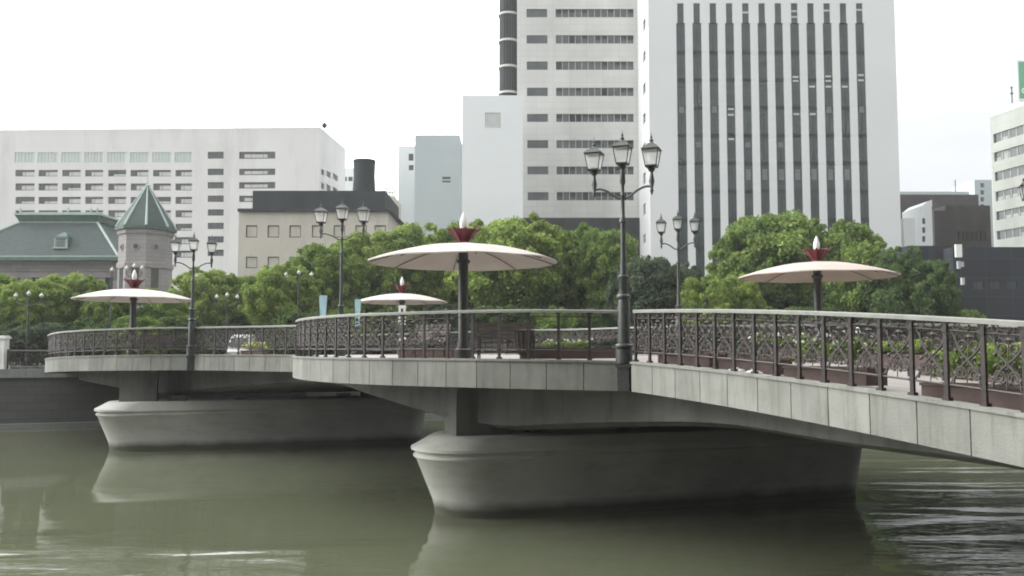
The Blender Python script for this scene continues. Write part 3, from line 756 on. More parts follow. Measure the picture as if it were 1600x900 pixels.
o = trunk_mb.build('trunk', M['bark'], smooth=True); trunk_me = o.data; bpy.data.objects.remove(o)
def tree(px, ytop, Y, wpx, kind, v, label, low=.12, gz=GZ):
    p = pt(px, ytop, Y); H = p.z - gz; rx = wpx / 2 * Y / F
    t = empty('tree', (p.x, Y, gz), (px * 7) % 6.28, label, 'tree', 'trees on the far bank')
    tr = bpy.data.objects.new('trunk', trunk_me); C.objects.link(tr); tr.parent = t; tr.scale = (H, H, H)
    c = bpy.data.objects.new('crown', crown_me[kind, v]); C.objects.link(c); c.parent = t
    rz = H * (1 - low) / 2; c.location = (0, 0, H - rz * .95); c.scale = (rx * .98, rx * .98, rz * 1.0)
    return t
TR = [(-25, 418, 61, 150, 'M', 0, 'green tree at the far left edge below the green mansard roof'),
 (48, 424, 57, 120, 'L', 1, 'fresh green bushy tree behind the leftmost globe lamp'),
 (112, 417, 60, 130, 'L', 2, 'fresh green tree under the right half of the mansard roof'),
 (172, 448, 57, 90, 'M', 0, 'low green tree directly left of the left umbrella finial'),
 (250, 442, 60, 100, 'M', 1, 'green tree at the foot of the turret, right of the left umbrella'),
 (318, 411, 68, 120, 'L', 0, 'bright green tree right behind the leftmost tall lamp'),
 (385, 418, 70, 110, 'M', 2, 'green tree in front of the beige building corner'),
 (442, 398, 60, 130, 'L', 1, 'fresh green tree behind the three globe lamp below the beige building'),
 (505, 372, 67, 150, 'M', 0, 'green tree behind the lamp that stands before the beige building'),
 (575, 346, 72, 160, 'L', 2, 'light green tree rising behind the left rim of the large umbrella'),
 (655, 338, 74, 160, 'L', 0, 'light green tree below the blue grey windowless building'),
 (730, 334, 76, 140, 'M', 1, 'green tree directly behind the crown of the large umbrella'),
 (800, 319, 68, 215, 'L', 1, 'broad round topped tree right of the large umbrella crown'),
 (885, 336, 73, 160, 'M', 2, 'green tree below the windows of the cream tower'),
 (948, 346, 68, 130, 'M', 0, 'green tree just left of the tallest lamp pole'),
 (1010, 388, 60, 130, 'G', 1, 'grey green dense tree right of the tallest lamp pole'),
 (1062, 402, 66, 100, 'G', 2, 'grey green tree behind the lamp before the striped tower'),
 (1098, 424, 58, 100, 'L', 0, 'small fresh green tree right of the lamp before the striped tower'),
 (1150, 418, 60, 90, 'L', 2, 'small yellow green tree at the left rim of the right umbrella'),
 (1165, 345, 76, 130, 'M', 1, 'airy tree at the left shoulder of the big tree before the striped tower'),
 (1212, 317, 78, 225, 'M', 2, 'tallest tree, before the middle stripes of the tower'),
 (1300, 336, 76, 190, 'M', 0, 'green tree directly behind the right umbrella finial'),
 (1350, 365, 72, 130, 'M', 1, 'green tree before the right corner of the striped tower'),
 (1408, 376, 68, 130, 'D', 2, 'dark tree below the white billboard panels'),
 (1456, 394, 66, 94, 'D', 1, 'dark tree directly left of the black netted building')]
for t_ in TR: tree(*t_)
# understorey shrubs that close the view below the crowns
SH = [(-20, 500, 53, 150), (60, 496, 52.5, 130), (140, 492, 53.5, 120), (215, 488, 54, 130), (282, 486, 55, 110), (385, 484, 70, 150), (470, 478, 56, 130), (545, 474, 58, 130), (620, 470, 60, 130), (700, 470, 62, 130),
      (780, 468, 63, 140), (860, 470, 64, 130), (940, 470, 65, 130), (1020, 468, 64, 130), (1100, 470, 66, 130), (1180, 472, 68, 140), (1260, 470, 70, 140), (1340, 468, 72, 140), (1420, 466, 73, 150), (1500, 476, 72, 90)]
where = ['at the left edge below the mansard roof', 'below the leftmost globe lamp', 'left of the pole of the left umbrella', 'behind the pole of the left umbrella', 'right behind the pole of the leftmost tall lamp', 'behind the white van', 'left of the pale blue banners', 'between the two pale blue banners',
 'behind the smallest umbrella', 'just left of the large umbrella pole', 'just right of the large umbrella pole', 'midway between large umbrella pole and tallest lamp', 'just left of the tallest lamp base', 'just right of the tallest lamp base',
 'below the lamp before the striped tower', 'left of the right umbrella pole', 'behind the right umbrella pole', 'right of the right umbrella pole', 'left of the black netted building', 'at the foot of the black netted building']
for i, (px, yt, Y, wpx) in enumerate(SH):
    p = pt(px, yt, Y); H = p.z - GZ; rx = wpx / 2 * Y / F
    t = empty('shrub', (p.x, Y, GZ), px % 6, 'dark leafy shrub ' + where[i], 'shrub', 'shrubs under the trees on the far bank')
    c = bpy.data.objects.new('foliage', crown_me[('D', 'G', 'D', 'M')[i % 4], i % 3]); C.objects.link(c); c.parent = t
    c.location = (0, 0, H * .42); c.scale = (rx * 1.15, rx * .8, H * .62)
    c = bpy.data.objects.new('stem', trunk_me); C.objects.link(c); c.parent = t; c.scale = (H * .8,) * 3

# ------------------------------------------------------------------ buildings
def facade(mb, A, B, z0, z1, holes, reveal=.3, m=0):
    """wall A->B (plan), seen side to the right of travel; holes (u0,u1,za,zb)"""
    d = Vector((B[0] - A[0], B[1] - A[1])); Ln = d.length; d /= Ln; n = Vector((-d.y, d.x))   # into the building
    us = sorted({0, Ln} | {h[0] for h in holes} | {h[1] for h in holes}); us = [u for u in us if 0 <= u <= Ln]
    zs = sorted({z0, z1} | {h[2] for h in holes} | {h[3] for h in holes}); zs = [z for z in zs if z0 <= z <= z1]
    P = lambda u, z, o=0: (A[0] + d.x * u + n.x * o, A[1] + d.y * u + n.y * o, z)
    for j in range(len(zs) - 1):
        zc = (zs[j] + zs[j + 1]) / 2; run = None
        for i in range(len(us)):
            inside = True
            if i < len(us) - 1:
                uc = (us[i] + us[i + 1]) / 2; inside = any(h[0] < uc < h[1] and h[2] < zc < h[3] for h in holes)
            if not inside and run is None: run = us[i]
            if inside and run is not None:
                mb.face([P(run, zs[j]), P(us[i], zs[j]), P(us[i], zs[j + 1]), P(run, zs[j + 1])], m); run = None
    for (a, b, c, e) in holes:
        mb.face([P(a, c), P(a, c, reveal), P(a, e, reveal), P(a, e)], m); mb.face([P(b, c), P(b, e), P(b, e, reveal), P(b, c, reveal)], m)
        mb.face([P(a, e), P(a, e, reveal), P(b, e, reveal), P(b, e)], m); mb.face([P(a, c), P(b, c), P(b, c, reveal), P(a, c, reveal)], m)
    return P
def bld(name, label, quad, z1, wall, holesAB=(), holesBC=(), holesDA=(), reveal=.3, z0=None, roof=None, cat='building', parapet=.0):
    """quad: A,B,C,D counter-clockwise from front left; returns root, P-functions"""
    A, B, Cc, D = [Vector(q[:2]) for q in quad]; z0 = GZ - .3 if z0 is None else z0
    root = empty(name, (A.x, A.y, z0), 0, label, cat)
    mb = MB()
    PAB = facade(mb, A, B, z0, z1, list(holesAB), reveal); PBC = facade(mb, B, Cc, z0, z1, list(holesBC), reveal)
    facade(mb, Cc, D, z0, z1, [], reveal); PDA = facade(mb, D, A, z0, z1, list(holesDA), reveal)
    mb.face([(*A, z1), (*B, z1), (*Cc, z1), (*D, z1)])
    o = mb.build('wall', wall, fix=False); o.parent = root; o.matrix_parent_inverse = Matrix.Translation((-A.x, -A.y, -z0))
    return root, PAB, PBC, PDA
def part(mb, name, mats, root, smooth=False):
    o = mb.build(name, mats, smooth=smooth); o.parent = root; o.matrix_parent_inverse = Matrix.Translation([-c for c in root.location]); return o
def window(root, P, h, depth=.25, mull=0, blind=None, mats=None, name='window', fr=.06, mat_glass=None):
    a, b, c, e = h; mb = MB(); g = 0
    mb.face([P(a, c, depth), P(b, c, depth), P(b, e, depth), P(a, e, depth)], 0)
    def bar(u0, u1, w0, w1, o=None):
        o = depth - .05
        mb.face([P(u0, w0, o), P(u1, w0, o), P(u1, w1, o), P(u0, w1, o)], 1)
        mb.face([P(u0, w0, o), P(u0, w1, o), P(u0, w1, depth), P(u0, w0, depth)], 1); mb.face([P(u1, w0, o), P(u1, w0, depth), P(u1, w1, depth), P(u1, w1, o)], 1)
    for k in range(1, mull + 1):
        u = a + (b - a) * k / (mull + 1); bar(u - fr / 2, u + fr / 2, c, e)
    if blind:
        for (f0, f1, g0, g1) in blind:
            o = depth - .03
            mb.face([P(a + (b - a) * f0, c + (e - c) * g0, o), P(a + (b - a) * f1, c + (e - c) * g0, o), P(a + (b - a) * f1, c + (e - c) * g1, o), P(a + (b - a) * f0, c + (e - c) * g1, o)], 2)
    return part(mb, name, mats or [mat_glass or M['glass'], M['frame'], M['blind']], root)
def hole(x0, x1, y0, y1, A, B):
    ym = max(20, min(420, (y0 + y1) / 2)); xm = (x0 + x1) / 2
    zt = on_plane(xm, y0, A, B)[1]; zb = on_plane(xm, y1, A, B)[1]; u0 = on_plane(x0, ym, A, B)[0]; u1 = on_plane(x1, ym, A, B)[0]; return (u0, u1, zb, zt)
def frontal(x0, x1, Y, depth, yref=250):
    a = pt(x0, yref, Y); b = pt(x1, yref, Y); return [(a.x, Y), (b.x, Y), (b.x, Y + depth), (a.x, Y + depth)]
rnd = random.Random(5)

# white office block, left
B = pt(500, 203, 150); A = pt(-160, 206, 152.5); Cb = pt(540, 237, 166.6); top = B.z
q1 = [(A.x, A.y), (B.x, B.y), (Cb.x, Cb.y), (A.x, 172)]
Ax, Bx = q1[0], q1[1]
cols = [(24, 54), (60, 90), (97, 126), (133, 161), (169, 197), (204, 232), (239, 267), (274, 300)]
rows = [(265, 276), (286, 298), (307, 319), (328, 340), (349, 361), (370, 382), (391, 403)]
HA = []; spec_ = []
for r_ in rows:
    for c_ in cols:
        HA.append(hole(c_[0], c_[1], r_[0] + .5, r_[1] - .5, Ax, Bx)); spec_.append('L')
for c_ in cols: HA.append(hole(c_[0] - 1, c_[1], 238, 254, Ax, Bx)); spec_.append('T')
rows2 = [(237, 248), (263.5, 273.5), (284.5, 294.5), (305.5, 315.5), (327, 337), (348, 358), (369, 379), (390, 400)]
for r_ in rows2: HA.append(hole(324.5, 349.5, r_[0], r_[1], Ax, Bx)); spec_.append('D')
for r_ in rows2: HA.append(hole(373.5, 430, r_[0], r_[1], Ax, Bx)); spec_.append('W')
# snap shared rows to identical heights is not needed: facade() copes
HB = []
Bp, Cp = q1[1], q1[2]
for (y0, y1) in ((258, 266), (279, 288), (300, 309)):
    for (xa, xb) in ((502, 507), (510, 517), (520, 528)):
        k = (xa - 500) * .42; HB.append(hole(xa, xb, y0 + k + 6, y1 + k + 7, Bp, Cp))
root, P1, P2_, P3_ = bld('office_block', 'long white office block with rows of small windows at the left', q1, top, M['wB1'], HA, HB, reveal=.3)
for h_, s_ in zip(HA, spec_):
    if s_ == 'L': window(root, P1, h_, .25, 1, [(.30 + .06 * rnd.random(), 1, .12, .70)] if rnd.random() < .8 else [(.3, 1, .1, .35)])
    elif s_ == 'T': window(root, P1, h_, .12, 5, mats=[M['gblock'], M['blind'], M['blind']], fr=.12)
    elif s_ == 'D': window(root, P1, h_, .25, 3, fr=.05)
    else: window(root, P1, h_, .25, 2, [(.14, .78, .18, .66)])
for h_ in HB: window(root, P2_, h_, .25, 1)
mb = MB(); za = top
for (A_, B_) in ((q1[0], q1[1]), (q1[1], q1[2])):
    d = (Vector(B_) - Vector(A_)).normalized(); n = Vector((-d.y, d.x))
    mb.hexa([(A_[0] - n.x * .02, A_[1] - n.y * .02, za), (B_[0] - n.x * .02, B_[1] - n.y * .02, za), (B_[0] + n.x * .5, B_[1] + n.y * .5, za), (A_[0] + n.x * .5, A_[1] + n.y * .5, za)],
            [(A_[0] - n.x * .02, A_[1] - n.y * .02, za + .5), (B_[0] - n.x * .02, B_[1] - n.y * .02, za + .5), (B_[0] + n.x * .5, B_[1] + n.y * .5, za + .5), (A_[0] + n.x * .5, A_[1] + n.y * .5, za + .5)])
part(mb, 'parapet', M['wB1'], root)
for (px, yt, rr, lab) in ((477, 184, .06, 'thin rooftop mast left of the other masts on the white office block'), (487, 190, .05, 'short rooftop mast nearest the roof ball on the white office block')):
    p = pt(px, yt, 154); mb = MB(); mb.tube([(0, 0, 0), (0, 0, p.z - top)], rr, 6); mb.tube([(-.4, 0, (p.z - top) * .7), (.4, 0, (p.z - top) * .7)], .03, 4)
    o = mb.build('antenna', M['blind']); o.location = (p.x, 154, top); tag(o, lab, 'antenna')
p = pt(507, 196, 156); r_ = empty('radar_ball', (p.x, 156, top), 0, 'small grey ball on a stand on top of the white office block', 'antenna')
mb = MB(); mb.tube([(0, 0, 0), (0, 0, p.z - top)], .12, 6); mb.build('stand', M['blind'], r_)
mb = MB(); mb.lathe([(0, -.5)] + [(.5 * math.sin(k * math.pi / 8), -.5 * math.cos(k * math.pi / 8)) for k in range(1, 8)] + [(0, .5)], 12); o = mb.build('ball', M['slate'], r_, smooth=True); o.location = (0, 0, p.z - top)

# beige building with dark upper storey and tank
q2 = frontal(373, 606, 106, 16, 350); zt = pt(400, 331, 106).z
HA = []
for (y0, y1) in ((352, 371), (401, 419)):
    for x in (384, 418, 452, 487, 521, 555, 585): HA.append(hole(x, x + 18, y0, y1, q2[0], q2[1]))
root, P, _, _ = bld('museum_building', 'beige building with square windows and a dark flat upper storey', q2, zt, M['beige'], HA, reveal=.2)
for h_ in HA:
    o = window(root, P, h_, .18, 0, [(.08, .92, .08, .92)], mats=[M['frame'], M['frame'], M['beige']])
mb = MB(); a = pt(371, 330, 105.6); b2 = pt(612, 330, 105.6)
mb.hexa([(a.x, 105.6, zt), (b2.x, 105.6, zt), (b2.x + .5, 122.5, zt), (a.x, 122.5, zt)], [(a.x, 105.6, zt + .35), (b2.x - .6, 105.6, zt + .35), (b2.x - .4, 122.5, zt + .35), (a.x, 122.5, zt + .35)])
part(mb, 'roof_edge', M['slate'], root)
mb = MB(); a = pt(395, 298, 107); b2 = pt(602, 298, 107)
mb.hexa([(a.x, 107, zt + .36), (b2.x, 107, zt + .36), (b2.x, 120, zt + .36), (a.x, 120, zt + .36)], [(a.x, 107, a.z), (b2.x, 107, a.z), (b2.x, 120, a.z), (a.x, 120, a.z)])
part(mb, 'upper_storey', M['slate'], root)
zu = a.z; p = pt(569.5, 251, 110); mb = MB(); hh = p.z - zu; mb.lathe([(1.45, 0), (1.38, hh * .3), (1.32, hh * .55), (1.36, hh * .93), (1.42, hh * .94), (1.42, hh), (1.2, hh)], 24, (p.x, 110, zu + .002))
part(mb, 'tank', M['slate'], root, smooth=True)

# small white block behind
q = frontal(522, 553, 172, 10, 280); z = pt(540, 262, 172).z
HA = [hole(526 + k * 9, 533 + k * 9, 276, 283, q[0], q[1]) for k in range(3)]
root, P, _, _ = bld('white_house', 'small white block with three windows behind the dark tank', q, z, M['wB3'], HA)
for h_ in HA: window(root, P, h_)
# rooftop lattice
p0 = pt(601, 292, 118); p1 = pt(618, 325, 118); q = frontal(598, 616, 124, 8, 310)
root, P, _, _ = bld('beige_annex', 'low pale annex right of the dark upper storey with a roof lattice', q, pt(600, 306, 124).z, M['beige'])
mb = MB(); zb = pt(600, 306, 124).z; zt_ = pt(600, 292, 124).z
for k in range(5):
    x = q[0][0] + (q[1][0] - q[0][0]) * (k + .1) / 4.2; mb.box((x, 125, (zb + zt_) / 2), (.12, .12, zt_ - zb)); 
    if k < 4: mb.tube([(x, 125, zb), (x + .38, 125, zt_)], .05, 4)
mb.box(((q[0][0] + q[1][0]) / 2, 125, zt_), (q[1][0] - q[0][0], .15, .15)); mb.box(((q[0][0] + q[1][0]) / 2, 125, (zt_ + zb) / 2), (q[1][0] - q[0][0], .12, .12))
part(mb, 'lattice', M['beige'], root)

# windowless blocks in the middle
q = frontal(622, 662, 160, 14, 300); root, P, _, _ = bld('white_slab_building', 'narrow white building left of the blue grey one', q, pt(640, 228, 160).z, M['wB3'], [hole(638.5, 646, 240, 251, q[0], q[1]), hole(638.5, 646, 258, 266, q[0], q[1])])
for h_ in (hole(638.5, 646, 240, 251, q[0], q[1]), hole(638.5, 646, 258, 266, q[0], q[1])): window(root, P, h_, .25)
q = frontal(648, 718, 146, 14, 280); H_ = [hole(691, 704, 276, 280, q[0], q[1]), hole(691, 704, 282, 285, q[0], q[1])]
root, P, _, _ = bld('blue_grey_building', 'blue grey windowless building beside the white box', q, pt(680, 211, 146).z, M['wB4'], H_, reveal=.15)
for h_ in H_: window(root, P, h_, .12, 0, name='vent')
q = frontal(722, 817, 118, 5, 250); H_ = [hole(758, 782, 176, 200, q[0], q[1])]
root, P, _, _ = bld('white_box_building', 'bright white windowless block with a faint square grille', q, pt(770, 149, 118).z, M['wB3'], H_, reveal=.12)
window(root, P, H_[0], .10, 9, mats=[M['blind'], M['wB3'], M['blind']], name='grille', fr=.08)
# cream tower with ribbon windows
q = frontal(808, 1010, 126, 18, 170); zt = pt(900, -75, 126).z
rows = [(-68, -56), (-27, -15), (14, 27), (55, 68), (96, 109), (137, 150), (178, 190.5), (219, 231.5), (260, 272.5), (300, 313)]
HA = []
for i, (y0, y1) in enumerate(rows):
    s_ = (y0 / 300) * 2
    HA.append(hole(822.5 + s_, 855 + s_, y0, y1, q[0], q[1])); HA.append(hole(868 + s_, 990, y0, y1, q[0], q[1]))
root, P, _, _ = bld('cream_tower', 'cream tiled office tower with ribbon windows behind the striped tower', q, zt, M['wB6'], HA, reveal=.2)
for i, h_ in enumerate(HA):
    if i % 2 == 0: window(root, P, h_, .16, 0, mats=[M['glass'], M['frame'], M['blind']])
    else:
        bl = []
        for k in range(12):
            if rnd.random() < .5: bl.append((k / 12 + .005, (k + 1) / 12 - .005, rnd.choice((0, .5, .6)), .98))
        window(root, P, h_, .16, 11, bl, mats=[M['glass'], M['blind'], M['slate']], fr=.07)
mb = MB(); a = pt(808, 345, 126); mb.box((a.x + 9.5, 125.9, GZ + (a.z - GZ) / 2 + .4), (19.5, .3, a.z - GZ)); part(mb, 'base_wall', M['slate'], root)
# stair shaft with ring balconies
a = pt(794.5, 100, 129); zb = pt(794, 155, 129).z; mb = MB(); rr = 1.32
sh = empty('stair_shaft', (a.x, 129, GZ), 0, 'dark louvred stair shaft with pale rings on the left of the cream tower', 'stairwell')
mb.lathe([(rr, 0), (rr, zt - GZ - 2)], 20); mb.build('shaft', M['slate'], sh, smooth=True)
mb = MB()
for k in range(20):
    an = k * math.pi / 10; mb.box((math.cos(an) * (rr + .03), math.sin(an) * (rr + .03), (zt - GZ - 2) / 2), (.07, .07, zt - GZ - 2.2), an)
mb.build('louvres', M['frame'], sh)
for y in (-58, -17, 24.5, 66, 106.5, 147):
    z = pt(794, y, 129).z - GZ; mb = MB(); mb.lathe([(rr + .02, z - .15), (rr + .22, z - .15), (rr + .22, z + .15), (rr + .02, z + .15)], 20); mb.build('ring', M['blind'], sh)
# striped tower
q = frontal(1015, 1404, 116, 18.2, 230); zt = pt(1200, -70, 116).z
HA = []; top_h = []
for k in range(12):
    x0 = 1059.3 + 25.72 * k
    HA.append(hole(x0, x0 + 14, 36, 470, q[0], q[1])); 
    h_ = HA[-1]; x_, z5 = on_plane(1100, 5, q[0], q[1])
    top_h.append((h_[0] + .16, h_[1] - .16, h_[3], z5))
sl = [(-20, -3), (30, 47), (80, 96), (130, 147), (177, 193), (224, 238), (270, 288), (318, 336), (366, 380)]
D_, A_ = q[3], q[0]
HD = [hole(1005.0, 1008.6, y0, y1, D_, A_) for y0, y1 in sl]
root, P, _, PD = bld('striped_tower', 'white office tower with twelve tall dark vertical window stripes', q, zt, M['wB7'], HA + top_h, (), HD, reveal=.16)
for h_ in HD: window(root, PD, h_, .14, 0, name='slot_window')
for k, (h_, t_) in enumerate(zip(HA, top_h)):
    mb = MB(); a, b2, c, e = h_
    mb.face([P(a, c, .14), P(b2, c, .14), P(b2, e, .14), P(a, e, .14)], 0)
    ta, tb, tc_, te = t_
    mb.face([P(ta, tc_, .14), P(tb, tc_, .14), P(tb, te, .14), P(ta, te, .14)], 0)
    fl = 3.75; z = e - fl
    while z > c:
        mb.face([P(a, z - .5, .12), P(b2, z - .5, .12), P(b2, z, .12), P(a, z, .12)], 1)
        if False:
            w_ = rnd.uniform(.3, .8); u0 = a + rnd.uniform(0, .4); zz = z - 1.0
            mb.face([P(u0, zz - 1.0, .115), P(min(b2, u0 + w_), zz - 1.0, .115), P(min(b2, u0 + w_), zz - .2, .115), P(u0, zz - .2, .115)], 3)
        z -= fl
    mb.face([P((a + b2) / 2 - .03, c, .11), P((a + b2) / 2 + .03, c, .11), P((a + b2) / 2 + .03, e, .11), P((a + b2) / 2 - .03, e, .11)], 1)
    for (x, y) in ((1167, 19), (1243, 17), (1241, 26), (1293, 16), (1346, 15), (1245, 120), (1245, 126), (1296, 119), (1296, 126), (1296, 135), (1321, 135), (1347, 117), (1347, 125), (1270, 135), (1145, 179), (1246, 178), (1270, 178), (1145, 217), (1145, 170)):  # pale dashes paint ceiling lamps and their reflections in the stripe glass
        u, z = on_plane(x, y, q[0], q[1])
        if a - .05 < u < b2 + .05:
            u = (a + b2) / 2
            mb.face([P(u - .38, z - .13, .105), P(u + .38, z - .13, .105), P(u + .38, z + .13, .105), P(u - .38, z + .13, .105)], 2)
    for (y0_, y1_, ks) in ((264, 281, (4, 5, 6, 7, 8, 9, 10)), (166, 176, (0, 2, 9, 11)), (222, 230, (1, 4, 6))):  # blue-grey squares set on some of the stripes
        if k in ks:
            zt1, zt0 = on_plane(1200, y0_, q[0], q[1])[1], on_plane(1200, y1_, q[0], q[1])[1]
            mb.face([P(a + .25, zt0, .1), P(b2 - .25, zt0, .1), P(b2 - .25, zt1, .1), P(a + .25, zt1, .1)], 3)
    part(mb, 'window_stripe', [M['glass2'], M['slate'], M['blind'], M['bluegrey']], root)
# right background
q = frontal(1407, 1530, 175, 15, 340); root, P, _, _ = bld('brown_building', 'brown building with a pale roof edge right of the striped tower', q, pt(1450, 304, 175).z, M['brown'])
mb = MB(); a = pt(1407, 298, 176); b2 = pt(1518, 298, 176); zb = pt(1450, 304, 175).z; mb.box(((a.x + b2.x) / 2, 182, (a.z + zb) / 2), (b2.x - a.x, 10, a.z - zb)); part(mb, 'roof_edge', M['wB4'], root)
q = frontal(1523, 1550, 190, 10, 300); H_ = [hole(1532, 1538, 286 + 11 * k, 293 + 11 * k, q[0], q[1]) for k in range(4)]
root, P, _, _ = bld('grey_tower', 'slim grey tower block peeping between brown building and the pale right building', q, pt(1530, 281, 190).z, M['wB4'], H_)
for h_ in H_: window(root, P, h_)
p = pt(1508, 275, 175); z = pt(1450, 298, 176).z; mb = MB(); mb.tube([(0, 0, 0), (0, 0, p.z - z)], .09, 6); o = mb.build('antenna', M['slate']); o.location = (p.x, 179, z); tag(o, 'thin mast on the roof of the brown building', 'antenna')
q = frontal(1478, 1548, 140, 14, 350); H_ = [hole(1495 + k * 7, 1499 + k * 7, 362, 376, q[0], q[1]) for k in range(7)]
root, P, _, _ = bld('dark_brown_block', 'dark brown block in front of the pale right building', q, pt(1500, 321, 140).z, M['brown2'], H_)
for h_ in H_: window(root, P, h_, mat_glass=M['slate'])
q = frontal(1460, 1480, 139, 10, 350); root, P, _, _ = bld('brown_annex', 'lower brown annex with a slanted top left of the dark brown block', q, pt(1470, 329, 139).z, M['brown'])
q = frontal(1412, 1430, 120, 3, 360); root, P, _, _ = bld('white_panel_building', 'narrow white panel building behind the right trees', q, pt(1420, 341, 120).z, M['wB3'])
q = frontal(1440, 1457, 124, 6, 360); H_ = [hole(1441, 1446, y, y + 9, q[0], q[1]) for y in (341, 355, 369)]
root, P, _, _ = bld('white_stair_tower', 'white stair tower with dark openings next to the narrow white panel', q, pt(1450, 322, 124).z, M['wB3'], H_)
for h_ in H_: window(root, P, h_)
mb = MB(); a = pt(1440, 322, 124); mb.hexa([(a.x, 124, a.z), (a.x + 1.5, 124, a.z), (a.x + 1.5, 130, a.z), (a.x, 130, a.z)], [(a.x + .9, 124, a.z + .7), (a.x + 1.5, 124, a.z + .9), (a.x + 1.5, 130, a.z + .9), (a.x + .9, 130, a.z + .7)]); part(mb, 'roof', M['wB3'], root)
# black netted building
q = frontal(1490, 1760, 88, 20, 430); H_ = [hole(1520 + 26 * k, 1536 + 26 * k, 440 + 30 * j, 452 + 30 * j, q[0], q[1]) for k in range(9) for j in range(1)]
root, P, _, _ = bld('black_building', 'black netted building at the right edge behind the bridge railing', q, pt(1550, 386, 88).z, M['black'], H_, reveal=.1)
for h_ in H_: window(root, P, h_, .08, 1, mat_glass=M['glass2'])
q = frontal(1420, 1489, 90, 16, 430); root, P, _, _ = bld('black_wing', 'lower black wing left of the black netted building', q, pt(1450, 384, 90).z, M['black'])
def vsign(px0, px1, py0, py1, Y, m, label, marks=0):
    a = pt(px0, py1, Y); b2 = pt(px1, py0, Y); cx = (a.x + b2.x) / 2
    r = empty('shop_sign', (cx, Y, a.z), 0, label, 'sign'); w_, h_ = b2.x - a.x, b2.z - a.z
    mb = MB(); mb.box((0, 0, h_ / 2), (w_, .25, h_)); mb.build('panel', m, r)
    mb = MB(); mb.box((w_ / 2 + .2, .3, h_ * .3), (.5, .06, .06)); mb.box((w_ / 2 + .2, .3, h_ * .7), (.5, .06, .06)); mb.build('bracket', M['frame'], r)
    return r
vsign(1493, 1502, 382, 402, 86.5, M['white'], 'upright white blank sign on the corner of the black building')
vsign(1496, 1500, 408, 420, 86.8, M['wB4'], 'small grey sign right under the white upright sign')
vsign(1501, 1505, 409, 417, 86.9, M['blind'], 'tiny pale sign beside the small grey sign')
vsign(1502, 1506, 434, 445, 87, M['blind'], 'tiny pale lowest sign on the corner of the black building')
# pale right building seen at an angle
A = pt(1548, 212, 130); Bq = pt(1640, 178, 118.5); 
q = [(A.x, A.y), (Bq.x, Bq.y), (Bq.x + 25, Bq.y + 3), (A.x + 25, A.y + 6)]
q = [(A.x, A.y), (Bq.x + 3, Bq.y - 12), (Bq.x + 30, Bq.y - 12), (A.x + 28, A.y + 2)]
ztop = pt(1548, 183, 130).z
HA = []
Ltot = (Vector(q[1]) - Vector(q[0])).length
for (y0, y1) in ((211, 225), (240, 254.5), (271, 285), (301.5, 316), (332.5, 346), (363, 376.5), (394, 407)):
    _, zt_ = on_plane(1548.5, y0, q[0], q[1]); _, zb_ = on_plane(1548.5, y1, q[0], q[1]); HA.append((.5, Ltot - .5, zb_, zt_))
root, P, _, _ = bld('pale_office_building', 'pale greenish office building with ribbon windows cut off by the right edge', q, ztop, M['pale'], HA, reveal=.3)
for h_ in HA: window(root, P, h_, .25, 15, [(k / 16 + .01, (k + 1) / 16 - .01, .05, rnd.choice((.4, .95))) for k in range(16) if rnd.random() < .45], mats=[M['glass'], M['pale'], M['blind']], fr=.18)
mb = MB(); A_, B_, C_, D_ = [Vector(v) for v in q]; i_ = 1.6; dd = (B_ - A_).normalized()
mb.hexa([(*(A_), ztop), (*B_, ztop), (*C_, ztop), (*D_, ztop)], [(A_.x + 1.2, A_.y - 1, ztop + 1.1), (B_.x + 1, B_.y, ztop + 1.1), (C_.x, C_.y, ztop + 1.1), (D_.x, D_.y, ztop + 1.1)]); part(mb, 'parapet', M['pale'], root)
p0 = pt(1592, 155, 124); p1 = pt(1640, 97, 124); r_ = empty('roof_sign', (p0.x + 2, 124, ztop + 1.1), 0, 'green sign with white border on the roof at the right edge', 'sign')
wd = p1.x - p0.x; hh = p1.z - p0.z; mb = MB(); zz = p0.z - (ztop + 1.1); mb.box((wd / 2 - 2, 0, zz + hh / 2), (wd, .3, hh)); mb.build('panel', M['greensign'], r_)
mb = MB(); 
for s_ in ((wd / 2 - 2, zz - .12, wd + .5, .24), (wd / 2 - 2, zz + hh + .12, wd + .5, .24)): mb.box((s_[0], -.02, s_[1]), (s_[2], .36, s_[3]))
mb.box((-2.12, -.02, zz + hh / 2), (.24, .36, hh)); mb.build('border', M['white'], r_)
mb = MB(); cx = -2 + .75; 
mb.lathe([(.42, -.06), (.42, .06), (.22, .06), (.22, -.06), (.42, -.06)], 20)
o = mb.build('letter', M['white'], r_); o.rotation_euler = (R(90), 0, 0); o.location = (cx, -.2, zz + .22 * hh)
mb = MB()
for k in range(4): mb.tube([(-1.5 + k * 1.2, .2, -.4), (-1.5 + k * 1.2, .2, zz)], .08, 6); 
mb.build('stand', M['frame'], r_)
p = pt(1581, 146, 126); mb = MB(); mb.tube([(0, 0, 0), (0, 0, p.z - ztop)], .07, 6); mb.lathe([(.05, 0), (.22, .2), (.05, .4)], 8, (0, 0, p.z - ztop - 1.2)); mb.lathe([(.05, 0), (.18, .15), (.05, .3)], 8, (0, 0, p.z - ztop - .3)); o = mb.build('antenna', M['slate']); o.location = (p.x, 126, ztop + 1); tag(o, 'short antenna with two knobs left of the green roof sign', 'antenna')

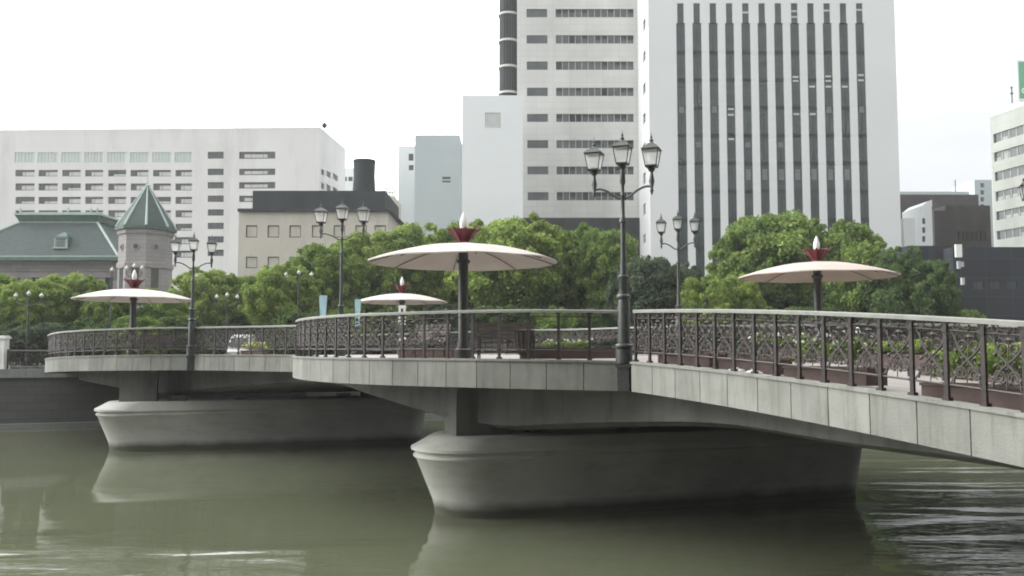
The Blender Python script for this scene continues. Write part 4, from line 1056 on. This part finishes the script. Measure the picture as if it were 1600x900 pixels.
# ------------------------------------------------------------------ old hall with green mansard roof and turret
Yh = 88; x0, x1 = pt(-95, 400, Yh).x, pt(188, 400, Yh).x
hall = empty('old_hall', ((x0 + x1) / 2, Yh, GZ), 0, 'old stone hall with green mansard roof and pointed octagonal turret', 'building')
def hp(mb, name, m, parent=hall, smooth=False):
    o = mb.build(name, m, smooth=smooth); o.parent = parent
    o.matrix_parent_inverse = Matrix.Translation([-c for c in hall.location]); return o
ze = pt(100, 402, Yh).z
wx0, wx1 = x0 + .6, x1 - .2
mb = MB(); HW = []
q = [(wx0, Yh + .7), (wx1, Yh + .7)]
for x in (-70, -40, -10, 20, 50, 80, 110, 140, 165): HW.append(hole(x, x + 12, 432, 470, q[0], q[1]))
PH = facade(mb, q[0], q[1], GZ - .3, ze - .35, HW, .3); facade(mb, (wx1, Yh + .7), (wx1, Yh + 12), GZ - .3, ze - .35, [], .3); facade(mb, (wx0, Yh + 12), (wx0, Yh + .7), GZ - .3, ze - .35, []); facade(mb, (wx1, Yh + 12), (wx0, Yh + 12), GZ - .3, ze - .35, [])
for dz in (.35, 1.0): mb.box(((wx0 + wx1) / 2, Yh + .62, ze - .9 - dz), (wx1 - wx0, .2, .15))
hp(mb, 'wall', M['stone'])
for h_ in HW:
    mb = MB(); a, b2, c, e = h_; mb.face([PH(a, c, .25), PH(b2, c, .25), PH(b2, e, .25), PH(a, e, .25)]); mb.box(((PH((a + b2) / 2, c, .2))[0], Yh + .9, (c + e) / 2), (.06, .06, e - c), m=1); hp(mb, 'window', [M['glass'], M['frame']])
mb = MB(); mb.box(((x0 + x1) / 2, Yh + 6, ze - .18), (x1 - x0 + .2, 13, .34)); hp(mb, 'gutter', M['gdark'])
mb = MB(); mb.box(((x0 + x1) / 2, Yh + 6, ze + .06), (x1 - x0 + .1, 12.9, .12)); hp(mb, 'eaves_trim', M['gtrim'])
zr = pt(90, 347, Yh + 2.5).z; rx0, rx1 = pt(32, 347, Yh + 2.5).x, pt(152, 347, Yh + 2.5).x
b4 = [(x0 + .1, Yh - .3, ze + .12), (x1 - .1, Yh - .3, ze + .12), (x1 - .1, Yh + 12, ze + .12), (x0 + .1, Yh + 12, ze + .12)]
t4 = [(rx0, Yh + 2.5, zr), (rx1, Yh + 2.5, zr), (rx1, Yh + 9, zr), (rx0, Yh + 9, zr)]
mb = MB(); mb.hexa(b4, t4)
roof = hp(mb, 'roof', M['groof'])
for a, b2 in zip(b4, t4):
    mb = MB(); mb.tube([a, b2], .13, 6); hp(mb, 'hip_trim', M['gtrim'])
mb = MB(); zc_ = pt(90, 331, Yh + 2.5).z
mb.tube([t4[0], t4[1]], .12, 6)
hp(mb, 'ridge_trim', M['gtrim'])
mb = MB(); ex = .35
mb.hexa([(rx0 - .1, Yh + 2.4, zr + .02), (rx1 + .1, Yh + 2.4, zr + .02), (rx1 + .1, Yh + 9, zr + .02), (rx0 - .1, Yh + 9, zr + .02)], [(rx0 - ex, Yh + 2.1, zc_ - .4), (rx1 + ex, Yh + 2.1, zc_ - .4), (rx1 + ex, Yh + 9.3, zc_ - .4), (rx0 - ex, Yh + 9.3, zc_ - .4)])
hp(mb, 'roof_cap', M['gdark'])
mb = MB(); mb.box(((rx0 + rx1) / 2, Yh + 5.7, zc_ - .3), (rx1 - rx0 + .9, 7.4, .17)); mb.box(((rx0 + rx1) / 2, Yh + 5.7, zc_ - .12), (rx1 - rx0 + .2, 6.6, .14))
for f in (0.0, .62, .92, 1.0): mb.lathe([(.10, 0), (.07, .25), (.12, .35), (.03, .5), (.0, .75)], 8, (rx0 + (rx1 - rx0) * f, Yh + 2.4, zc_ - .06))
hp(mb, 'roof_crest', M['gtrim'])
# dormer
pd = pt(96, 388, Yh + .4); dm = MB(); dm.box((pd.x, Yh + 1.3, pd.z + .55), (1.25, 2.0, 1.1)); dmo = hp(dm, 'dormer', M['gdark'])
mb = MB(); mb.box((pd.x, Yh + .28, pd.z + .5), (1.0, .06, .8)); mb.box((pd.x, Yh + .2, pd.z + .03), (1.5, .25, .12)); mb.box((pd.x - .6, Yh + .25, pd.z + .5), (.1, .12, .95)); mb.box((pd.x + .6, Yh + .25, pd.z + .5), (.1, .12, .95))
o = hp(mb, 'dormer_frame', M['gtrim'])
mb = MB()
for k in range(4): mb.box((pd.x, Yh + .235, pd.z + .22 + k * .2), (.86, .03, .11))
hp(mb, 'louvre', M['frame'])
mb = MB(); mb.lathe([(.85, 0), (.75, .15), (.4, .4), (0, .6)], 4, (pd.x, Yh + 1.0, pd.z + 1.12), ph=math.pi / 4); hp(mb, 'dormer_roof', M['gdark'])
# turret
Yt = 87; ct = pt(228.5, 362, Yt); ztur = ct.z; rt = 39.5 * Yt / F; 
mb = MB(); zb1 = pt(228, 412, Yt).z; zb2 = pt(228, 421, Yt).z
mb.lathe([(rt, GZ - .3), (rt, zb2), (rt + .14, zb2 + .05), (rt + .14, zb1 - .05), (rt, zb1), (rt, ztur - .5), (rt + .16, ztur - .4), (rt + .16, ztur - .05), (rt, ztur)], 8, (ct.x, Yt, 0), ph=R(22.5))
hp(mb, 'turret_wall', M['stone'])
ap = pt(229, 291, Yt).z; rr = 45 * Yt / F
mb = MB(); mb.lathe([(rr, ztur), (rr + .05, ztur + .28), (rr - .15, ztur + .3)], 8, (ct.x, Yt, 0), ph=R(22.5)); hp(mb, 'turret_gutter', M['gdark'])
mb = MB(); mb.lathe([(rr - .1, ztur + .3), (rr - .35, ztur + .8), (.12, ap)], 8, (ct.x, Yt, 0), ph=R(22.5)); hp(mb, 'turret_roof', M['groof'])
mb = MB()
for k in range(8):
    a = k * math.pi / 4 + R(22.5); c, s_ = math.cos(a), math.sin(a)
    mb.tube([(ct.x + c * (rr - .1), Yt + s_ * (rr - .1), ztur + .33), (ct.x + c * (rr - .35), Yt + s_ * (rr - .35), ztur + .82), (ct.x + c * .13, Yt + s_ * .13, ap)], [.13, .12, .05], 5)
mb.lathe([(.2, ap - .1), (.28, ap + .05), (.08, ap + .2), (.05, ap + .5), (.02, ap + 1.1)], 8, (ct.x, Yt, 0)); hp(mb, 'turret_trim', M['gtrim'])
ri = rt * math.cos(math.pi / 8)
for k, sk in enumerate((-3, -2, -1)):
    a = math.pi / 4 * sk; c, s_ = math.cos(a), math.sin(a); zz = pt(228, 389, Yt).z
    mb = MB(); mb.lathe([(.36, -.05), (.36, .09), (.24, .09), (.24, -.05)], 20, m=0); mb.lathe([(.24, 0), (.24, .02)], 20, m=1)
    o = mb.build('round_window', [M['stone'], M['glass']]); Mx = Matrix.Translation((ct.x + c * ri, Yt + s_ * ri, zz)) @ Matrix.Rotation(a, 4, 'Z') @ Matrix.Rotation(math.pi / 2, 4, 'Y')
    o.parent = hall; o.matrix_parent_inverse = Matrix.Translation([-v for v in hall.location]); o.matrix_basis = Mx
    mb = MB(); mb.box((0, 0, 0), (.12, .7, 2.0), m=1); mb.box((0.03, 0, 1.05), (.16, .95, .12), m=0)
    o = mb.build('window', [M['stone'], M['glass']]); o.parent = hall; o.matrix_parent_inverse = Matrix.Translation([-v for v in hall.location])
    o.matrix_basis = Matrix.Translation((ct.x + c * (ri + .01), Yt + s_ * (ri + .01), pt(228, 437, Yt).z)) @ Matrix.Rotation(a, 4, 'Z')
mb = MB(); dpx = pt(187, 380, Yt - 1); mb.tube([(dpx.x, Yh - .45, GZ), (dpx.x, Yh - .45, ze + 1.2)], .08, 6); hp(mb, 'downpipe', M['gdark'])

# unseen tall block added behind the viewpoint to shade this side of the bridge
q = [(95, -9 + SL * 30), (-20, -9 - SL * 30), (-12, -45), (103, -25)]
Lh = (Vector(q[1]) - Vector(q[0])).length
HZ = [(3 + k * 7.2, 8.2 + k * 7.2, 6.5 + j * 3.6, 8.3 + j * 3.6) for j in range(9) for k in range(11) if j * 11 + k < 98]
root, P, _, _ = bld('unseen_shade_block', 'unseen tall dark brown block added behind the viewpoint to shade the bridge', q, 42, M['brown2'], [h_ for h_ in HZ if h_[1] < Lh - 1], reveal=.3, z0=2.6)
for h_ in HZ:
    if h_[1] < Lh - 1: window(root, P, h_, .25, 1)

q = [(-100, -9 - SL * 105), (-235, -9 - SL * 240), (-228, -140), (-92, -95)]  # unseen long block, added to keep low left sky off the pier sides
HZ = [(4 + k * 12, 12 + k * 12, 5.5 + j * 4, 8 + j * 4) for j in range(6) for k in range(11)]
root, P, _, _ = bld('unseen_shade_block_far_left', 'unseen long dark block added far left behind the viewpoint to shade the piers', q, 32, M['brown2'], HZ, reveal=.3, z0=-1)
for h_ in HZ: window(root, P, h_, .25, 1)
q = [(-23, -9 - SL * 33), (-95, -9 - SL * 100), (-88, -60), (-16, -48)]  # another unseen block, added to cut the frontal light under the bridge
HZ = [(3 + k * 6.4, 8 + k * 6.4, 6.5 + j * 3.6, 8.3 + j * 3.6) for j in range(8) for k in range(10)]
root, P, _, _ = bld('unseen_shade_block_left', 'unseen dark block added left of the tallest one behind the viewpoint, shading the bridge', q, 36, M['brown2'], HZ, reveal=.3, z0=-1)
for h_ in HZ: window(root, P, h_, .25, 1)

# ------------------------------------------------------------------ things on the deck and bank
def deckpt(px, Y): 
    p = pt(px, 545, Y); return Vector((p.x, Y, deckz(p.x, Y)))
pl_leaf = {}
for k, (mm, sd_) in {'green': ('leafM', 1), 'fresh': ('leafL', 2), 'dark': ('leafG', 3)}.items():
    rr = random.Random(sd_); B_ = [(rr.uniform(-.8, .8), rr.uniform(-.15, .15), rr.uniform(-.1, .25), rr.uniform(.12, .25)) for _ in range(22)]
    pl_leaf[k] = leaf_mesh('plant_leaves', B_, 2600, .035, sd_, M[mm], .35)
def planter(p, rz, Lx, label, kind='green', h_=.28, ph=.45, flower=None, seed=0):
    r = empty('planter', p, rz, label, 'planter', 'brown planter boxes on the bridge deck')
    mb = MB(); t = .04
    mb.box((0, -.2, h_ / 2), (Lx, t, h_)); mb.box((0, .2, h_ / 2), (Lx, t, h_)); mb.box((-Lx / 2 + t / 2, 0, h_ / 2), (t, .36, h_)); mb.box((Lx / 2 - t / 2, 0, h_ / 2), (t, .36, h_)); mb.box((0, -.2, h_), (Lx + .04, .08, .04)); mb.box((0, .2, h_), (Lx + .04, .08, .04))
    mb.build('box', M['redbox'], r)
    mb = MB(); mb.box((0, 0, h_ - .06), (Lx - .09, .35, .04)); mb.build('soil', M['earth'], r)
    c = bpy.data.objects.new('foliage', pl_leaf[kind]); C.objects.link(c); c.parent = r; c.location = (0, 0, h_ + ph * .3); c.scale = (Lx / 2, .9, ph * 1.3)
    if flower:
        mb = MB(); rr = random.Random(seed)
        for k in range(int(Lx * (60 if flower == 'yellow' else 16))):
            x, y, z = rr.uniform(-Lx / 2, Lx / 2), rr.uniform(-.2, .2), h_ + ph * rr.uniform(.4, 1.0)
            s_ = rr.uniform(.02, .04) * (2.2 if flower == 'yellow' else 1); mb.lathe([(0, -s_), (s_, -s_ * .3), (s_ * .8, s_ * .5), (0, s_ * .7)], 6, (x, y, z))
        mb.build('blossoms', M[flower], r)
    return r
dR = Vector((2.72 - 6.35, 19.55 - 11)).normalized(); angR = math.atan2(dR.y, dR.x); inn = Vector((dR.y, -dR.x))
def alongR(t, o): 
    p = Vector((6.35, 11)) + dR * t + inn * o; return Vector((p.x, p.y, deckz(p.x, p.y)))
planter(alongR(-1.2, .55), angR, 2.0, 'long planter with tall green leaves at the right edge behind the near railing', 'fresh', .28, .75)
planter(alongR(.95, .55), angR, 1.9, 'planter of green bushy leaves second from the right behind the near railing', 'green', .28, .7)
planter(alongR(3.9, .55), angR, 1.9, 'planter with white blossoms behind the near railing below the right umbrella', 'green', .26, .65, 'whitef', 3)
planter(alongR(6.0, .6), angR, 1.6, 'planter of grey leaves beside the white bags behind the near railing', 'dark', .26, .45, 'purple', 4)
planter(alongR(8.2, .7), angR, 1.9, 'planter with purple blossoms just right of the tallest lamp base', 'dark', .26, .5, 'purple', 5)
planter(deckpt(872, 25.4), R(2), 2.0, 'planter with white blossoms left of the tallest lamp, inside the nearest bay', 'fresh', .28, .28, 'whitef', 6)
planter(deckpt(938, 26.6), R(-8), 1.8, 'brown planter with purple blossoms immediately left of the tallest lamp', 'dark', .28, .35, 'purple', 7)
planter(deckpt(398, 38.0), R(-30), 1.2, 'planter full of yellow green blossoms behind the middle span railing', 'fresh', .2, .32, 'yellow', 8)
planter(deckpt(668, 27.5), R(-20), 1.8, 'brown planter left of the large umbrella pole', 'dark', .28, .4, 'whitef', 9)
planter(deckpt(1130, 27.5), R(-40), 2.2, 'grey leaved planter in the middle of the deck right of the tallest lamp', 'dark', .3, .6)
planter(deckpt(1230, 24.0), R(-50), 2.4, 'leafy planter in the middle of the deck left of the right umbrella pole', 'green', .3, .6, 'whitef', 12)
planter(deckpt(1400, 21.5), R(-60), 2.4, 'leafy planter in the middle of the deck right of the right umbrella pole', 'fresh', .3, .5)
planter(deckpt(1540, 17.5), R(-60), 2.6, 'leafy planter deep on the deck near the right edge', 'fresh', .3, .6)
def bench(p, rz, label, Lb=1.5):
    r = empty('bench', p, rz, label, 'bench', 'dark benches on the lookout bays')
    mb = MB()
    for k in range(5): mb.box((0, -.2 + k * .1, .44), (Lb, .08, .035))
    mb.build('seat', M['wood'], r)
    mb = MB()
    for k in range(5): mb.box((0, .29 + k * .02, .56 + k * .09), (Lb, .03, .07), rx=R(-12))
    mb.build('backrest', M['wood'], r)
    for sx in (-1, 1):
        mb = MB(); x = sx * (Lb / 2 - .12)
        mb.tube([(x, -.24, 0), (x, -.2, .2), (x, -.24, .42), (x, -.26, .62), (x, .25, .64)], .022, 6); mb.tube([(x, .26, 0), (x, .2, .22), (x, .26, .45), (x, .38, .98)], .022, 6); mb.tube([(x, -.22, .41), (x, .26, .41)], .02, 6)
        mb.build('leg', M['iron'], r)
    return r
bench(deckpt(790, 22.6), R(8), 'dark slatted bench right of the large umbrella pole', 1.6)
bench(deckpt(662, 24.6), R(-40), 'dark slatted bench left of the large umbrella pole', 1.4)
bench(deckpt(240, 39.8), R(10), 'dark slatted bench under the left umbrella', 1.5)
bench(deckpt(1085, 24.0), R(80), 'dark slatted bench seen behind the railing just right of the tallest lamp', 1.5)
# litter bin beside bench
r_ = empty('litter_bin', deckpt(818, 22.3), 0, 'small dark litter bin at the right end of the bench under the large umbrella', 'bin')
mb = MB(); mb.lathe([(.1, 0), (.1, .12), (.16, .2), (.26, .68), (.28, .72), (.22, .72), (.2, .6)], 14); mb.build('body', M['iron'], r_)
mb = MB()
for k in range(14):
    a = k * math.pi / 7; mb.tube([(.17 * math.cos(a), .17 * math.sin(a), .2), (.27 * math.cos(a), .27 * math.sin(a), .68)], .012, 4)
mb.build('slats', M['wood'], r_)
# white bags at the foot of the near railing
for i, (t, lab) in enumerate(((6.05, 'white plastic bag lying at the foot of the near railing, left one of two'), (5.55, 'white plastic bag lying at the foot of the near railing, right one of two'))):
    p = alongR(t, .22); mb = MB(); rr = random.Random(i)
    mb.lathe([(0, 0), (.16, .0), (.21, .04), (.2, .09), (.12, .13), (.04, .15), (.06, .18), (.0, .17)], 14, star=lambda q: 1 + .12 * math.sin(q * 2.3 + i))
    o = mb.build('plastic_bag', M['white'], smooth=True); o.location = p; o.scale = (1.0, .7, .6); o.rotation_euler = (0, 0, angR); tag(o, lab, 'bag', 'white bags by the near railing')
# banners
def banner(px, y0, y1, Y, wpx, label):
    p = pt(px, y0, Y); z0 = deckz(p.x, Y); h_ = p.z - z0; w_ = wpx * Y / F
    r = empty('banner_flag', (p.x, Y, z0), R(10), label, 'flag', 'pale blue banners by the small umbrella')
    mb = MB(); mb.tube([(-w_ / 2, 0, 0), (-w_ / 2, 0, h_ + .05)], .018, 6); mb.tube([(-w_ / 2, 0, h_), (w_ * .5, 0, h_)], .012, 5); mb.lathe([(.14, 0), (.14, .12), (.03, .14)], 10, (-w_ / 2, 0, 0)); mb.build('pole', M['iron'], r)
    mb = MB(); n = 10; zl = pt(px, y1, Y).z - z0
    for j in range(n):
        za, zb = h_ - (h_ - zl) * j / n, h_ - (h_ - zl) * (j + 1) / n
        for k in range(4):
            xa, xb = -w_ / 2 + w_ * k / 4, -w_ / 2 + w_ * (k + 1) / 4
            f = lambda x, z: (x * (1 - .35 * (h_ - z) / (h_ - zl)), .06 * math.sin(x * 9 + z * 5) * (h_ - z), z)
            mb.face([f(xa, zb), f(xb, zb), f(xb, za), f(xa, za)])
    mb.build('cloth', M['cyan'], r, smooth=True)
banner(505, 461, 497, 43.5, 13, 'pale blue upright banner, left one of the two by the small umbrella')
banner(559, 467, 510, 42, 10, 'pale blue upright banner, at the left rim of the small umbrella')
p = deckpt(628, 41); z1_ = pt(628, 477, 41).z - p.z; r_ = empty('notice_board', p, 0, 'narrow white notice board under the small umbrella', 'sign')
mb = MB(); mb.tube([(0, 0, 0), (0, 0, z1_ - .1)], .03, 6); mb.lathe([(.2, 0), (.2, .05), (.03, .07)], 12); mb.build('post', M['iron'], r_)
mb = MB(); mb.box((0, -.05, z1_ - .45), (.34, .04, .9)); mb.build('panel', M['white'], r_)
mb = MB(); mb.box((0, -.078, z1_ - .3), (.10, .01, .30)); mb.box((0, -.078, z1_ - .68), (.16, .01, .06)); mb.build('notice', M['slate'], r_)
# white van on the far bank
Yv = 61; pv = pt(371, 545, Yv); r_ = empty('parked_van', (pv.x, Yv, GZ + .02), R(4), 'small white van seen front on behind the middle span railing', 'van')
mb = MB()
sec = [(-.1, .72, .35, .95, .70), (.15, .74, .3, 1.15, .72), (.8, .74, .3, 2.0, .66), (1.0, .74, .3, 2.12, .62), (3.3, .74, .3, 2.12, .62), (3.4, .72, .4, 2.0, .6)]
rings = []
for (y, hw, zb, zt_, tw) in sec:
    mid = min(1.15, zt_ - .05); rings.append([(-hw * .92, y, zb), (hw * .92, y, zb), (hw, y, zb + .2), (hw, y, mid), (tw, y, zt_ - .08), (tw * .8, y, zt_), (-tw * .8, y, zt_), (-tw, y, zt_ - .08), (-hw, y, mid), (-hw, y, zb + .2)])
for a, b2 in zip(rings, rings[1:]):
    for k in range(10): mb.face([a[k], a[(k + 1) % 10], b2[(k + 1) % 10], b2[k]])
mb.face(rings[0]); mb.face(rings[-1]); mb.build('body', M['white'], r_)
mb = MB(); mb.hexa([(-.62, .17, 1.2), (.62, .17, 1.2), (.62, .25, 1.2), (-.62, .25, 1.2)], [(-.56, .70, 1.9), (.56, .70, 1.9), (.56, .8, 1.9), (-.56, .8, 1.9)]); mb.build('windscreen', M['glass'], r_)
for sx in (-1, 1):
    mb = MB(); mb.lathe([(.10, -.02), (.10, .02)], 12); o = mb.build('headlight', M['globe'], r_); o.rotation_euler = (R(90), 0, 0); o.location = (sx * .5, -.11, .78)
    for y in (.55, 2.8):
        mb = MB(); mb.lathe([(.29, -.08), (.3, -.05), (.3, .05), (.29, .08)], 18); o = mb.build('wheel', M['tyre'], r_); o.rotation_euler = (0, R(90), 0); o.location = (sx * .68, y, .29)
mb = MB(); mb.box((0, -.12, .48), (1.2, .05, .16)); mb.build('bumper', M['slate'], r_)
# navy cloth screen by the van
p = pt(407, 520, 56); r_ = empty('cloth_screen', (p.x, 57.0, GZ), 0, 'dark navy cloth screen beside the white van', 'screen')
mb = MB(); mb.box((0, 0, p.z - GZ - .3), (1.1, .04, .6)); mb.build('cloth', M['navy'], r_)
mb = MB(); mb.tube([(-.55, 0, 0), (-.55, 0, p.z - GZ)], .03, 6); mb.tube([(.55, 0, 0), (.55, 0, p.z - GZ)], .03, 6); mb.build('frame', M['iron'], r_)

# ------------------------------------------------------------------ damp air
hm = bpy.data.materials.new('damp_air'); hm.use_nodes = True; N = hm.node_tree.nodes; N.clear()
o_ = N.new('ShaderNodeOutputMaterial'); pv_ = N.new('ShaderNodeVolumePrincipled'); pv_.inputs['Density'].default_value = .0004; pv_.inputs['Color'].default_value = (.97, .98, 1, 1); pv_.inputs['Anisotropy'].default_value = .2
hm.node_tree.links.new(pv_.outputs[0], o_.inputs['Volume'])
mb = MB(); mb.box((0, 100, 43), (900, 700, 88.5)); tag(mb.build('haze', hm), kind='stuff')
# ------------------------------------------------------------------ render
scene.render.resolution_x = 1024; scene.render.resolution_y = 576
scene.render.engine = 'CYCLES'
scene.cycles.filter_width = 1.9; scene.cycles.max_bounces = 6; scene.cycles.diffuse_bounces = 3; scene.cycles.glossy_bounces = 3; scene.cycles.transmission_bounces = 2
